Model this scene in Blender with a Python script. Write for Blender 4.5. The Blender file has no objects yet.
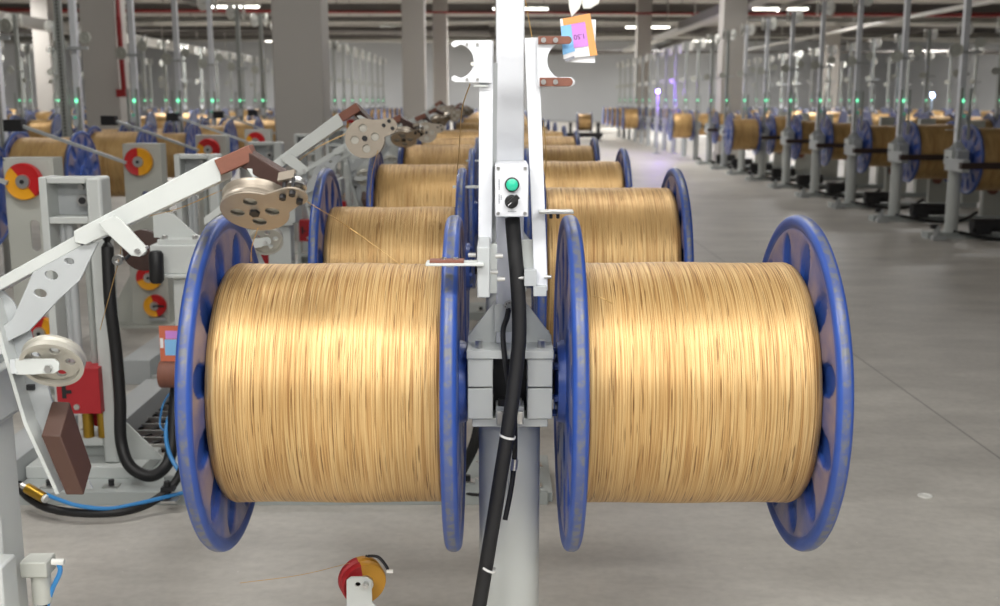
import bpy, bmesh, math, random
from mathutils import Vector, Matrix, Euler
random.seed(7)
PI = math.pi
sc = bpy.context.scene
COL = sc.collection

# ------------------------------------------------------------------ camera
F = 1100.0
CAMZ = 1.57
PITCH = math.radians(10.46)
YAW = math.radians(-0.16)
cam_data = bpy.data.cameras.new('camera')
cam = bpy.data.objects.new('camera', cam_data)
COL.objects.link(cam)
cam.location = (0, 0, CAMZ)
cam.rotation_euler = (PI/2 - PITCH, 0, YAW)
cam_data.sensor_width = 36
cam_data.lens = F*36/1000
cam_data.clip_end = 300
cam_data.dof.use_dof = True
cam_data.dof.focus_distance = 2.75
cam_data.dof.aperture_fstop = 4.2
sc.camera = cam
RC = Euler((PI/2 - PITCH, 0, YAW)).to_matrix()

def P(px, py, Y):
    """point of the place at distance Y that the camera sees at (px, py)"""
    d = RC @ Vector(((px-500)/F, -(py-303)/F, -1))
    t = Y/d.y
    return Vector((d.x*t, Y, CAMZ + d.z*t))

# ------------------------------------------------------------------ materials
def lin(v):
    v /= 255.0
    return v/12.92 if v <= 0.04045 else ((v+0.055)/1.055)**2.4
def C(r, g, b): return (lin(r), lin(g), lin(b), 1)

def mat(name, col, rough=0.5, metal=0.0, noise=0.0, nscale=20, emit=None, estr=0, coat=0, bump=0, bscale=80):
    m = bpy.data.materials.new(name); m.use_nodes = True
    nt = m.node_tree; b = nt.nodes['Principled BSDF']
    b.inputs['Base Color'].default_value = col
    b.inputs['Roughness'].default_value = rough
    b.inputs['Metallic'].default_value = metal
    if coat: b.inputs['Coat Weight'].default_value = coat
    if emit:
        b.inputs['Emission Color'].default_value = emit
        b.inputs['Emission Strength'].default_value = estr
    tc = nt.nodes.new('ShaderNodeTexCoord')
    if noise:
        n = nt.nodes.new('ShaderNodeTexNoise'); n.inputs['Scale'].default_value = nscale
        n.inputs['Detail'].default_value = 5
        nt.links.new(tc.outputs['Object'], n.inputs['Vector'])
        mx = nt.nodes.new('ShaderNodeMix'); mx.data_type = 'RGBA'
        mx.inputs[6].default_value = tuple(c*(1-noise) for c in col[:3]) + (1,)
        mx.inputs[7].default_value = tuple(min(1, c*(1+noise)) for c in col[:3]) + (1,)
        nt.links.new(n.outputs['Fac'], mx.inputs[0])
        nt.links.new(mx.outputs[2], b.inputs['Base Color'])
    if bump:
        n2 = nt.nodes.new('ShaderNodeTexNoise'); n2.inputs['Scale'].default_value = bscale
        nt.links.new(tc.outputs['Object'], n2.inputs['Vector'])
        bp = nt.nodes.new('ShaderNodeBump'); bp.inputs['Strength'].default_value = bump
        bp.inputs['Distance'].default_value = 0.002
        nt.links.new(n2.outputs['Fac'], bp.inputs['Height'])
        nt.links.new(bp.outputs['Normal'], b.inputs['Normal'])
    return m

M = {}
M['white'] = mat('painted_white_metal', C(198, 202, 199), 0.42, 0, 0.04, 9)
M['mast'] = mat('painted_mast', C(228, 231, 236), 0.38, 0, 0.03, 6)
M['grey'] = mat('painted_grey_metal', C(178, 182, 183), 0.45, 0, 0.05, 12)
M['panel'] = mat('painted_panel_grey', C(190, 192, 184), 0.5, 0, 0.04, 8)
M['post'] = mat('painted_post', C(160, 164, 160), 0.5, 0, 0.05, 8)  # grey paint; on background masts its tone stands in for dim light
M['alu'] = mat('cast_aluminium', C(162, 152, 138), 0.38, 0.5, 0.10, 30)
M['alu_plate'] = mat('pale_alloy', C(190, 187, 176), 0.42, 0.35, 0.06, 18)
M['steel'] = mat('bright_steel', C(200, 200, 198), 0.3, 0.9, 0.06, 60)
M['dark'] = mat('dark_metal', C(48, 48, 50), 0.5, 0.4, 0.1, 30)
M['brown'] = mat('brown_phenolic', C(128, 82, 66), 0.6, 0, 0.16, 60)
M['brown_dark'] = mat('dark_brown_phenolic', C(70, 50, 44), 0.5, 0, 0.2, 40)
M['weight'] = mat('weight_block_brown', C(76, 52, 42), 0.55, 0, 0.10, 25)
M['red'] = mat('red_plastic', C(196, 26, 30), 0.42, 0, 0.05, 20)
M['redbox'] = mat('red_painted_block', C(172, 34, 42), 0.5, 0, 0.06, 14)
M['yellow'] = mat('yellow_plastic', C(238, 166, 22), 0.42, 0, 0.05, 20)
M['mustard'] = mat('worn_mustard_plastic', C(196, 142, 42), 0.5, 0, 0.1, 20)
M['brass'] = mat('brass_rod', C(176, 140, 52), 0.35, 0.8, 0.05, 20)
M['rubber'] = mat('black_rubber', C(24, 24, 25), 0.5, 0, 0.1, 40)
M['hose'] = mat('black_braided_hose', C(26, 26, 27), 0.62, 0, 0.15, 120, bump=0.6, bscale=500)
M['blue_hose'] = mat('blue_air_hose', C(62, 140, 205), 0.35)
M['pinkcard'] = mat('card_purple', C(206, 140, 218), 0.7)
M['orangecard'] = mat('card_orange', C(232, 164, 100), 0.7)
M['orangedeep'] = mat('card_deep_orange', C(206, 112, 82), 0.7)
M['bluecard'] = mat('card_blue', C(138, 196, 242), 0.7)
M['whitecard'] = mat('card_white', C(238, 238, 240), 0.7)
M['ink'] = mat('card_ink', C(90, 50, 110), 0.7)
M['inkgrey'] = mat('label_grey_ink', C(150, 152, 160), 0.7)
M['green'] = mat('green_button', C(42, 176, 142), 0.3, emit=C(60, 225, 180), estr=0.25)
M['greenlamp'] = mat('green_indicator', C(120, 240, 180), 0.3, emit=C(120, 255, 190), estr=2.2)
M['violetlamp'] = mat('violet_beacon', C(150, 110, 255), 0.3, emit=C(140, 110, 255), estr=40)
M['bluelamp'] = mat('blue_white_beacon', C(190, 210, 255), 0.3, emit=C(180, 205, 255), estr=20)
M['plastic'] = mat('white_plastic', C(232, 232, 226), 0.4)
M['wiremat'] = mat('gold_wire', C(206, 168, 104), 0.4, 0.5)
M['bar'] = mat('dark_brown_bar', C(58, 42, 36), 0.55, 0.1)
M['tie'] = mat('white_cable_tie', C(225, 225, 222), 0.5)
M['column'] = mat('column_paint', C(176, 172, 166), 0.75, 0, 0.03, 1.5)
M['wallp'] = mat('wall_panel', C(196, 198, 200), 0.8, 0, 0.04, 0.6)
M['ceil'] = mat('ceiling_sheet', C(168, 164, 158), 0.85, 0, 0.15, 0.4)
M['beam'] = mat('ceiling_steel', C(104, 100, 97), 0.7, 0, 0.1, 1)
M['duct'] = mat('galvanised_duct', C(176, 174, 168), 0.5, 0.2, 0.12, 1.2)
M['redpipe'] = mat('red_pipe_paint', C(140, 26, 26), 0.5)
M['lamp'] = mat('lamp_tube', C(255, 255, 255), 0.5, emit=C(255, 250, 240), estr=9)
M['teal'] = mat('weathered_galvanised', C(176, 182, 180), 0.5, 0.1, 0.1, 8)

def wire_winding_material():
    m = bpy.data.materials.new('gold_wire_winding'); m.use_nodes = True
    nt = m.node_tree; L = nt.links; b = nt.nodes['Principled BSDF']
    tc = nt.nodes.new('ShaderNodeTexCoord')
    def stretched(sx, syz, scale, detail, rough, dist=0.0):
        mp = nt.nodes.new('ShaderNodeMapping'); mp.inputs['Scale'].default_value = (sx, syz, syz)
        L.new(tc.outputs['Object'], mp.inputs['Vector'])
        n = nt.nodes.new('ShaderNodeTexNoise'); n.inputs['Scale'].default_value = scale
        n.inputs['Detail'].default_value = detail; n.inputs['Roughness'].default_value = rough
        n.inputs['Distortion'].default_value = dist
        L.new(mp.outputs['Vector'], n.inputs['Vector'])
        return n
    fine = stretched(420, 4.5, 1.0, 1, 0.5, 0.05)
    gap = stretched(330, 9.0, 1.0, 1, 0.5, 0.05)
    broad = stretched(14, 1.5, 1.0, 2, 0.5)
    r1 = nt.nodes.new('ShaderNodeValToRGB'); cr = r1.color_ramp
    cr.elements[0].position = 0.30; cr.elements[0].color = C(162, 120, 70)
    cr.elements[1].position = 0.66; cr.elements[1].color = C(222, 190, 134)
    e = cr.elements.new(0.44); e.color = C(201, 160, 102)
    L.new(fine.outputs['Fac'], r1.inputs['Fac'])
    r2 = nt.nodes.new('ShaderNodeValToRGB'); c2 = r2.color_ramp
    c2.elements[0].position = 0.29; c2.elements[0].color = (0.34, 0.27, 0.19, 1)
    c2.elements[1].position = 0.35; c2.elements[1].color = (1, 1, 1, 1)
    L.new(gap.outputs['Fac'], r2.inputs['Fac'])
    mx = nt.nodes.new('ShaderNodeMix'); mx.data_type = 'RGBA'; mx.blend_type = 'MULTIPLY'
    mx.inputs[0].default_value = 0.85
    L.new(r1.outputs['Color'], mx.inputs[6]); L.new(r2.outputs['Color'], mx.inputs[7])
    r3 = nt.nodes.new('ShaderNodeValToRGB'); c3 = r3.color_ramp
    c3.elements[0].position = 0.35; c3.elements[0].color = (0.86, 0.84, 0.80, 1)
    c3.elements[1].position = 0.65; c3.elements[1].color = (1, 1, 1, 1)
    L.new(broad.outputs['Fac'], r3.inputs['Fac'])
    mx2 = nt.nodes.new('ShaderNodeMix'); mx2.data_type = 'RGBA'; mx2.blend_type = 'MULTIPLY'
    mx2.inputs[0].default_value = 1
    L.new(mx.outputs[2], mx2.inputs[6]); L.new(r3.outputs['Color'], mx2.inputs[7])
    L.new(mx2.outputs[2], b.inputs['Base Color'])
    b.inputs['Metallic'].default_value = 0.4
    b.inputs['Roughness'].default_value = 0.45
    ad = nt.nodes.new('ShaderNodeMath'); ad.operation = 'MULTIPLY'
    L.new(fine.outputs['Fac'], ad.inputs[0]); L.new(r2.outputs['Color'], ad.inputs[1])
    bp = nt.nodes.new('ShaderNodeBump'); bp.inputs['Strength'].default_value = 0.5
    bp.inputs['Distance'].default_value = 0.003
    L.new(ad.outputs[0], bp.inputs['Height']); L.new(bp.outputs['Normal'], b.inputs['Normal'])
    return m
M['winding'] = wire_winding_material()

def blue_flange_material():
    m = bpy.data.materials.new('blue_spool_paint'); m.use_nodes = True
    nt = m.node_tree; L = nt.links; b = nt.nodes['Principled BSDF']
    N = nt.nodes.new
    tc = N('ShaderNodeTexCoord')
    sx = N('ShaderNodeSeparateXYZ'); L.new(tc.outputs['Object'], sx.inputs[0])
    def mth(op, a, bb=None):
        n = N('ShaderNodeMath'); n.operation = op
        for i, v in enumerate((a, bb)):
            if v is None: continue
            if hasattr(v, 'is_output') or hasattr(v, 'links'): L.new(v, n.inputs[i])
            else: n.inputs[i].default_value = v
        return n.outputs[0]
    rr = mth('SQRT', mth('ADD', mth('MULTIPLY', sx.outputs['Y'], sx.outputs['Y']), mth('MULTIPLY', sx.outputs['Z'], sx.outputs['Z'])))
    ax = mth('ABSOLUTE', sx.outputs['X'])
    n1 = N('ShaderNodeTexNoise'); n1.inputs['Scale'].default_value = 9; n1.inputs['Detail'].default_value = 6
    L.new(tc.outputs['Object'], n1.inputs['Vector'])
    n2 = N('ShaderNodeTexNoise'); n2.inputs['Scale'].default_value = 45; n2.inputs['Detail'].default_value = 4
    L.new(tc.outputs['Object'], n2.inputs['Vector'])
    # dusty film where the wire rubs on the raised web between the pockets
    thick = N('ShaderNodeMapRange'); thick.inputs[1].default_value = 0.0085; thick.inputs[2].default_value = 0.012
    L.new(ax, thick.inputs[0])
    rin = N('ShaderNodeMapRange'); rin.inputs[1].default_value = 0.374; rin.inputs[2].default_value = 0.362
    L.new(rr, rin.inputs[0])
    rh = N('ShaderNodeMapRange'); rh.inputs[1].default_value = 0.20; rh.inputs[2].default_value = 0.27
    L.new(rr, rh.inputs[0])
    nm = N('ShaderNodeMapRange'); nm.inputs[1].default_value = 0.30; nm.inputs[2].default_value = 0.62
    L.new(n1.outputs['Fac'], nm.inputs[0])
    dust = mth('MULTIPLY', mth('MULTIPLY', thick.outputs[0], rin.outputs[0]), mth('MULTIPLY', nm.outputs[0], rh.outputs[0]))
    dust = mth('MULTIPLY', dust, 0.85)
    # worn running edge of the rim
    e1 = N('ShaderNodeMapRange'); e1.inputs[1].default_value = 0.3978; e1.inputs[2].default_value = 0.3992
    L.new(rr, e1.inputs[0])
    e2 = N('ShaderNodeMapRange'); e2.inputs[1].default_value = 0.45; e2.inputs[2].default_value = 0.58
    L.new(n2.outputs['Fac'], e2.inputs[0])
    worn = mth('MULTIPLY', e1.outputs[0], mth('ADD', mth('MULTIPLY', e2.outputs[0], 0.55), 0.4))
    mxa = N('ShaderNodeMix'); mxa.data_type = 'RGBA'
    mxa.inputs[6].default_value = C(34, 62, 134); mxa.inputs[7].default_value = C(54, 90, 172)
    L.new(n1.outputs['Fac'], mxa.inputs[0])
    mxb = N('ShaderNodeMix'); mxb.data_type = 'RGBA'; mxb.inputs[7].default_value = C(152, 136, 140)
    L.new(dust, mxb.inputs[0]); L.new(mxa.outputs[2], mxb.inputs[6])
    mxc = N('ShaderNodeMix'); mxc.data_type = 'RGBA'; mxc.inputs[7].default_value = C(104, 106, 112)
    L.new(worn, mxc.inputs[0]); L.new(mxb.outputs[2], mxc.inputs[6])
    L.new(mxc.outputs[2], b.inputs['Base Color'])
    b.inputs['Roughness'].default_value = 0.36
    return m
M['blue'] = blue_flange_material()

def floor_material():
    m = bpy.data.materials.new('polished_concrete'); m.use_nodes = True
    nt = m.node_tree; L = nt.links; b = nt.nodes['Principled BSDF']
    N = nt.nodes.new
    tc = N('ShaderNodeTexCoord')
    n1 = N('ShaderNodeTexNoise'); n1.inputs['Scale'].default_value = 1.3; n1.inputs['Detail'].default_value = 9; n1.inputs['Roughness'].default_value = 0.65
    n2 = N('ShaderNodeTexNoise'); n2.inputs['Scale'].default_value = 28; n2.inputs['Detail'].default_value = 4
    mp = N('ShaderNodeMapping'); mp.inputs['Scale'].default_value = (1, 2.4, 1); mp.inputs['Rotation'].default_value = (0, 0, 0.3)
    L.new(tc.outputs['Object'], mp.inputs['Vector'])
    L.new(mp.outputs['Vector'], n1.inputs['Vector']); L.new(tc.outputs['Object'], n2.inputs['Vector'])
    r = N('ShaderNodeValToRGB'); cr = r.color_ramp
    cr.elements[0].position = 0.30; cr.elements[0].color = C(168, 164, 157)
    cr.elements[1].position = 0.70; cr.elements[1].color = C(204, 200, 192)
    L.new(n1.outputs['Fac'], r.inputs['Fac'])
    r2 = N('ShaderNodeValToRGB'); c2 = r2.color_ramp
    c2.elements[0].position = 0.3; c2.elements[0].color = (0.9, 0.9, 0.9, 1)
    c2.elements[1].position = 0.6; c2.elements[1].color = (1, 1, 1, 1)
    L.new(n2.outputs['Fac'], r2.inputs['Fac'])
    mx = N('ShaderNodeMix'); mx.data_type = 'RGBA'; mx.blend_type = 'MULTIPLY'; mx.inputs[0].default_value = 1
    L.new(r.outputs['Color'], mx.inputs[6]); L.new(r2.outputs['Color'], mx.inputs[7])
    # white flecks
    vo = N('ShaderNodeTexVoronoi'); vo.inputs['Scale'].default_value = 9
    L.new(tc.outputs['Object'], vo.inputs['Vector'])
    lt = N('ShaderNodeMath'); lt.operation = 'LESS_THAN'; lt.inputs[1].default_value = 0.028
    L.new(vo.outputs['Distance'], lt.inputs[0])
    fl = N('ShaderNodeMath'); fl.operation = 'MULTIPLY'; fl.inputs[1].default_value = 0.5; L.new(lt.outputs[0], fl.inputs[0])
    mx3 = N('ShaderNodeMix'); mx3.data_type = 'RGBA'; mx3.inputs[7].default_value = C(225, 224, 220)
    L.new(fl.outputs[0], mx3.inputs[0]); L.new(mx.outputs[2], mx3.inputs[6])
    # saw-cut joints, rotated grid
    mj = N('ShaderNodeMapping'); mj.inputs['Location'].default_value = (-2.24, -3.1, 0)
    L.new(tc.outputs['Object'], mj.inputs['Vector'])
    sx = N('ShaderNodeSeparateXYZ'); L.new(mj.outputs['Vector'], sx.inputs[0])
    outs = []
    for ax, per in (('X', 5.0), ('Y', 12.0)):
        md = N('ShaderNodeMath'); md.operation = 'PINGPONG'; md.inputs[1].default_value = per/2
        L.new(sx.outputs[ax], md.inputs[0])
        l2 = N('ShaderNodeMath'); l2.operation = 'LESS_THAN'; l2.inputs[1].default_value = 0.006
        L.new(md.outputs[0], l2.inputs[0]); outs.append(l2.outputs[0])
    jm = N('ShaderNodeMath'); jm.operation = 'MAXIMUM'
    L.new(outs[0], jm.inputs[0]); L.new(outs[1], jm.inputs[1])
    js = N('ShaderNodeMath'); js.operation = 'MULTIPLY'; js.inputs[1].default_value = 0.55; L.new(jm.outputs[0], js.inputs[0])
    mx4 = N('ShaderNodeMix'); mx4.data_type = 'RGBA'; mx4.inputs[7].default_value = C(92, 88, 84)
    L.new(js.outputs[0], mx4.inputs[0]); L.new(mx3.outputs[2], mx4.inputs[6])
    L.new(mx4.outputs[2], b.inputs['Base Color'])
    rg = N('ShaderNodeMapRange'); rg.inputs[3].default_value = 0.34; rg.inputs[4].default_value = 0.6
    L.new(n1.outputs['Fac'], rg.inputs[0]); L.new(rg.outputs[0], b.inputs['Roughness'])
    return m
M['floor'] = floor_material()

# ------------------------------------------------------------------ mesh builder
def frame_of(d):
    d = d.normalized()
    up = Vector((0, 0, 1)) if abs(d.z) < 0.9 else Vector((1, 0, 0))
    u = d.cross(up).normalized()
    return u, u.cross(d).normalized()

class MB:
    def __init__(s): s.bm = bmesh.new(); s.mats = []
    def mi(s, m):
        if m not in s.mats: s.mats.append(m)
        return s.mats.index(m)
    def poly(s, vs, fs, m):
        k = s.mi(m); bv = [s.bm.verts.new(v) for v in vs]
        for f in fs:
            try: fc = s.bm.faces.new([bv[i] for i in f]); fc.material_index = k
            except ValueError: pass
        return s
    def box(s, x0, x1, y0, y1, z0, z1, m, mtx=None):
        vs = [Vector(v) for v in ((x0,y0,z0),(x1,y0,z0),(x1,y1,z0),(x0,y1,z0),(x0,y0,z1),(x1,y0,z1),(x1,y1,z1),(x0,y1,z1))]
        if mtx: vs = [mtx @ v for v in vs]
        return s.poly(vs, [(0,3,2,1),(4,5,6,7),(0,1,5,4),(1,2,6,5),(2,3,7,6),(3,0,4,7)], m)
    def bar(s, a, b, w, h, m, roll=None):
        """square bar from a to b: w across, h the other way"""
        a = Vector(a); b = Vector(b); d = b-a
        u, v = frame_of(d)
        if roll is not None:
            q = Matrix.Rotation(roll, 3, d.normalized()); u = q@u; v = q@v
        vs = []
        for p in (a, b):
            for (i, j) in ((-1,-1),(1,-1),(1,1),(-1,1)):
                vs.append(p + u*i*w/2 + v*j*h/2)
        return s.poly(vs, [(3,2,1,0),(4,5,6,7),(0,1,5,4),(1,2,6,5),(2,3,7,6),(3,0,4,7)], m)
    def cyl(s, a, b, r, m, seg=16, r2=None):
        a = Vector(a); b = Vector(b); u, v = frame_of(b-a)
        r2 = r if r2 is None else r2
        vs = [p + (u*math.cos(t*2*PI/seg) + v*math.sin(t*2*PI/seg))*q for p, q in ((a, r), (b, r2)) for t in range(seg)]
        fs = [(t, (t+1) % seg, seg+(t+1) % seg, seg+t) for t in range(seg)]
        fs += [tuple(range(seg-1, -1, -1)), tuple(range(seg, 2*seg))]
        return s.poly(vs, fs, m)
    def lathe(s, prof, m, origin=(0,0,0), axis=(1,0,0), seg=32):
        """prof: list of (along axis, radius)"""
        o = Vector(origin); ax = Vector(axis).normalized(); u, v = frame_of(ax)
        vs = []
        for (a, r) in prof:
            for t in range(seg):
                th = t*2*PI/seg
                vs.append(o + ax*a + (u*math.cos(th)+v*math.sin(th))*max(r, 1e-5))
        fs = []
        for i in range(len(prof)-1):
            for t in range(seg):
                t2 = (t+1) % seg
                fs.append((i*seg+t, (i+1)*seg+t, (i+1)*seg+t2, i*seg+t2))
        return s.poly(vs, fs, m)
    def tube(s, pts, r, m, seg=8, sub=6, smooth=True):
        pts = [Vector(p) for p in pts]
        if smooth and len(pts) > 2:
            out = []
            q = [pts[0]*2-pts[1]] + pts + [pts[-1]*2-pts[-2]]
            for i in range(1, len(q)-2):
                for k in range(sub):
                    t = k/sub
                    out.append(0.5*((2*q[i]) + (q[i+1]-q[i-1])*t + (2*q[i-1]-5*q[i]+4*q[i+1]-q[i+2])*t*t + (3*q[i]-q[i-1]-3*q[i+1]+q[i+2])*t**3))
            out.append(pts[-1]); pts = out
        vs = []; n = len(pts); u = None
        for i, p in enumerate(pts):
            d = (pts[min(i+1, n-1)] - pts[max(i-1, 0)]).normalized()
            if u is None: u, v = frame_of(d)
            else:
                u = (u - d*u.dot(d)).normalized(); v = d.cross(u)
            for t in range(seg):
                th = t*2*PI/seg; vs.append(p + (u*math.cos(th)+v*math.sin(th))*r)
        fs = [(i*seg+t, i*seg+(t+1) % seg, (i+1)*seg+(t+1) % seg, (i+1)*seg+t) for i in range(n-1) for t in range(seg)]
        fs += [tuple(range(seg-1, -1, -1)), tuple(range((n-1)*seg, n*seg))]
        return s.poly(vs, fs, m)
    def plate(s, outline, holes, th, m, mtx=None, bevel=0.0):
        """flat plate in the x-z plane, th thick about y=0; outline and holes in (x, z)"""
        cu = bpy.data.curves.new('tmp', 'CURVE'); cu.dimensions = '2D'; cu.fill_mode = 'BOTH'
        cu.extrude = th/2 - bevel; cu.bevel_depth = bevel; cu.bevel_resolution = 0
        for ring in [outline] + list(holes):
            sp = cu.splines.new('POLY'); sp.points.add(len(ring)-1)
            for i, (x, z) in enumerate(ring): sp.points[i].co = (x, z, 0, 1)
            sp.use_cyclic_u = True
        o = bpy.data.objects.new('tmp', cu)
        me = bpy.data.meshes.new_from_object(o)
        R = Matrix.Rotation(PI/2, 4, 'X')
        if mtx: R = mtx @ R
        k = s.mi(m); bv = [s.bm.verts.new(R @ v.co) for v in me.vertices]
        for pl in me.polygons:
            try: fc = s.bm.faces.new([bv[i] for i in pl.vertices]); fc.material_index = k
            except ValueError: pass
        bpy.data.objects.remove(o); bpy.data.curves.remove(cu); bpy.data.meshes.remove(me)
        return s
    def build(s, name, parent=None, origin=(0,0,0), loc=None, bev=0.0, smooth=True, weld=True):
        """origin: place in the mesh's frame that becomes the object's own origin"""
        o0 = Vector(origin)
        for v in s.bm.verts: v.co -= o0
        if weld: bmesh.ops.remove_doubles(s.bm, verts=s.bm.verts, dist=1e-6)
        bmesh.ops.recalc_face_normals(s.bm, faces=s.bm.faces)
        me = bpy.data.meshes.new(name); s.bm.to_mesh(me); s.bm.free()
        for mm in s.mats: me.materials.append(M[mm])
        if smooth and len(me.polygons):
            me.polygons.foreach_set('use_smooth', [True]*len(me.polygons))
            me.set_sharp_from_angle(angle=math.radians(36))
        o = bpy.data.objects.new(name, me); COL.objects.link(o)
        if parent: o.parent = parent
        if loc is not None: o.location = loc
        elif parent is None: o.location = o0
        if bev:
            b = o.modifiers.new('bevel', 'BEVEL'); b.width = bev; b.segments = 2; b.limit_method = 'ANGLE'; b.angle_limit = 0.7
            b.harden_normals = False
        return o

def circ(cx, cz, r, n=24, a0=0, a1=2*PI):
    full = abs(a1-a0-2*PI) < 1e-6
    k = n if full else n+1
    return [(cx+r*math.cos(a0+(a1-a0)*i/n), cz+r*math.sin(a0+(a1-a0)*i/n)) for i in range(k)]
def rrect(x0, z0, x1, z1, r, n=5):
    out = []
    for (cx, cz, a) in ((x1-r, z1-r, 0), (x0+r, z1-r, PI/2), (x0+r, z0+r, PI), (x1-r, z0+r, 1.5*PI)):
        out += circ(cx, cz, r, n, a, a+PI/2)
    return out
def slot(cx, cz, w, h, n=8):
    r = w/2
    return circ(cx, cz+h/2-r, r, n, 0, PI) + circ(cx, cz-h/2+r, r, n, PI, 2*PI)

def tag(o, label=None, cat=None, group=None, kind=None):
    if label: o['label'] = label
    if cat: o['category'] = cat
    if group: o['group'] = group
    if kind: o['kind'] = kind
    return o
def empty(name, loc=(0,0,0), rot=(0,0,0)):
    o = bpy.data.objects.new(name, None); COL.objects.link(o)
    o.location = loc; o.rotation_euler = rot; o.empty_display_size = 0.05
    return o
def kids(o): return [c for c in bpy.data.objects if c.parent == o]
CH = {}
def children(o):
    if o.name not in CH: CH[o.name] = kids(o)
    return CH[o.name]
def copy_tree(o, parent=None):
    ch = children(o)
    c = o.copy(); COL.objects.link(c)
    if parent is not None: c.parent = parent
    for k in ch: copy_tree(k, c)
    return c
ORD = ['first','second','third','fourth','fifth','sixth','seventh','eighth','ninth','tenth','eleventh','twelfth','thirteenth','fourteenth','fifteenth','sixteenth','seventeenth','eighteenth','nineteenth','twentieth','twenty-first','twenty-second','twenty-third','twenty-fourth']

# ------------------------------------------------------------------ the hall
def struct(o, label=None):
    o['kind'] = 'structure'
    if label: o['label'] = label
    return o
HX0, HX1, HY1, HZ = -30.0, 30.0, 84.0, 5.9
struct(MB().box(HX0, HX1, -1.5, HY1, -0.1, 0, 'floor').build('floor'), 'polished grey concrete floor with saw-cut joints')
w = MB()
w.box(HX0, HX1, HY1, HY1+0.2, 0, HZ, 'wallp')
struct(w.build('wall_back'), 'pale grey end wall of the hall')
struct(MB().box(HX0-0.2, HX0, -1.5, HY1, 0, HZ, 'wallp').build('wall_left'), 'pale side wall on the left')
struct(MB().box(HX1, HX1+0.2, -1.5, HY1, 0, HZ, 'wallp').build('wall_right'), 'pale side wall on the right')
struct(MB().box(HX0, HX1, -1.5, HY1, HZ, HZ+0.15, 'ceil').build('ceiling'), 'dark underside of the hall roof')

ROWH = 1.85     # spacing of the stations along a row
# columns of the building
for i, (cx, cy, wd, lb) in enumerate(((-2.20, 12.7, 0.55, 'broad grey building column behind the row of brown weight blocks'),
                          (-2.2, 30.0, 0.60, 'middle grey column to the left of the mast'),
                          (-2.35, 47.0, 0.60, 'slim far column just left of the mast'),
                          (-6.8, 19.6, 0.60, 'grey column with a red pipe on its side'),
                          (-16.0, 40.0, 0.60, 'far column at the left edge of the hall'),
                          (6.05, 29.0, 0.62, 'broad column behind the white guide wheels on the right'),
                          (6.1, 47.0, 0.60, 'column beyond the end of the aisle'),
                          (16.0, 54.0, 0.70, 'far column behind the right rows'),
                          (-11.5, 60.0, 0.70, 'distant column behind the left rows'))):
    c = MB(); c.box(cx-wd/2, cx+wd/2, cy-wd/2, cy+wd/2, 0, HZ, 'column')
    c.box(cx-wd/2-.03, cx+wd/2+.03, cy-wd/2-.03, cy+wd/2+.03, 0, .25, 'column')
    struct(c.build('column', bev=0.02), lb)

# beams, ducts and pipes under the roof
nb = 0
for y in (44, 52, 60, 68, 76):
    nb += 1
    b = MB(); b.box(HX0, HX1, y-.13, y+.13, HZ-.42, HZ-.38, 'beam'); b.box(HX0, HX1, y-.13, y+.13, HZ-.04, HZ, 'beam')
    b.box(HX0, HX1, y-.02, y+.02, HZ-.4, HZ, 'beam')
    struct(b.build('trim_%d' % nb), 'dark steel roof beam across the hall')
for x in (-24, -12, 0, 12, 24):
    nb += 1
    b = MB(); b.box(x-.1, x+.1, 30, HY1, HZ-.62, HZ-.42, 'beam')
    struct(b.build('trim_%d' % nb), 'steel roof purlin running along the hall')
def pipe(name, pts, r, m, label, cat, smooth=False, seg=12, group=None):
    q = MB().tube(pts, r, m, seg=seg, smooth=smooth)
    x = pts[0][0] + 1.5
    while x < pts[-1][0]:
        q.box(x-.015, x+.015, pts[0][1]-.015, pts[0][1]+.015, pts[0][2]+r*.8, HZ-.01, 'beam'); x += 7
    o = q.build(name)
    return tag(o, label, cat, group)
def zat(py, Y): return P(500, py, Y).z
pipe('sprinkler_pipe', [(-29, 46, zat(9, 46)), (29, 46, zat(16, 46))], .13, 'redpipe', 'long red sprinkler pipe crossing the hall under the roof', 'pipe')
pipe('round_duct', [(-29, 58, zat(29, 58)), (-.4, 58, zat(31, 58))], .30, 'beam', 'dark round air duct crossing the left half of the hall', 'duct')
pipe('round_duct', [(1.5, 58, zat(52, 58)), (29, 58, zat(52, 58))], .16, 'beam', 'dark low pipe crossing the right half of the hall', 'duct')
pipe('round_duct', [(-29, 50, zat(22, 50)), (29, 50, zat(22, 50))], .28, 'duct', 'pale galvanised air duct crossing the whole hall', 'duct')
pipe('round_duct', [(1, 64, zat(36, 64)), (29, 64, zat(38, 64))], .32, 'duct', 'pale galvanised duct beyond the dark beams on the right', 'duct')
pipe('round_duct', [(-29, 66, zat(40, 66)), (0, 66, zat(40, 66))], .22, 'duct', 'thin pale duct low before the end wall on the left', 'duct')
# drop pipe on the left column
d = MB()
d.tube([(-6.42, 19.25, 5.5), (-6.42, 19.25, 2.95), (-6.40, 19.25, 1.7)], .045, 'redpipe', smooth=False)
d.box(-6.49, -6.33, 19.1, 19.3, 1.62, 1.75, 'redpipe')
tag(d.build('drop_pipe'), 'red drop pipe down the side of the grey column', 'pipe')
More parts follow.
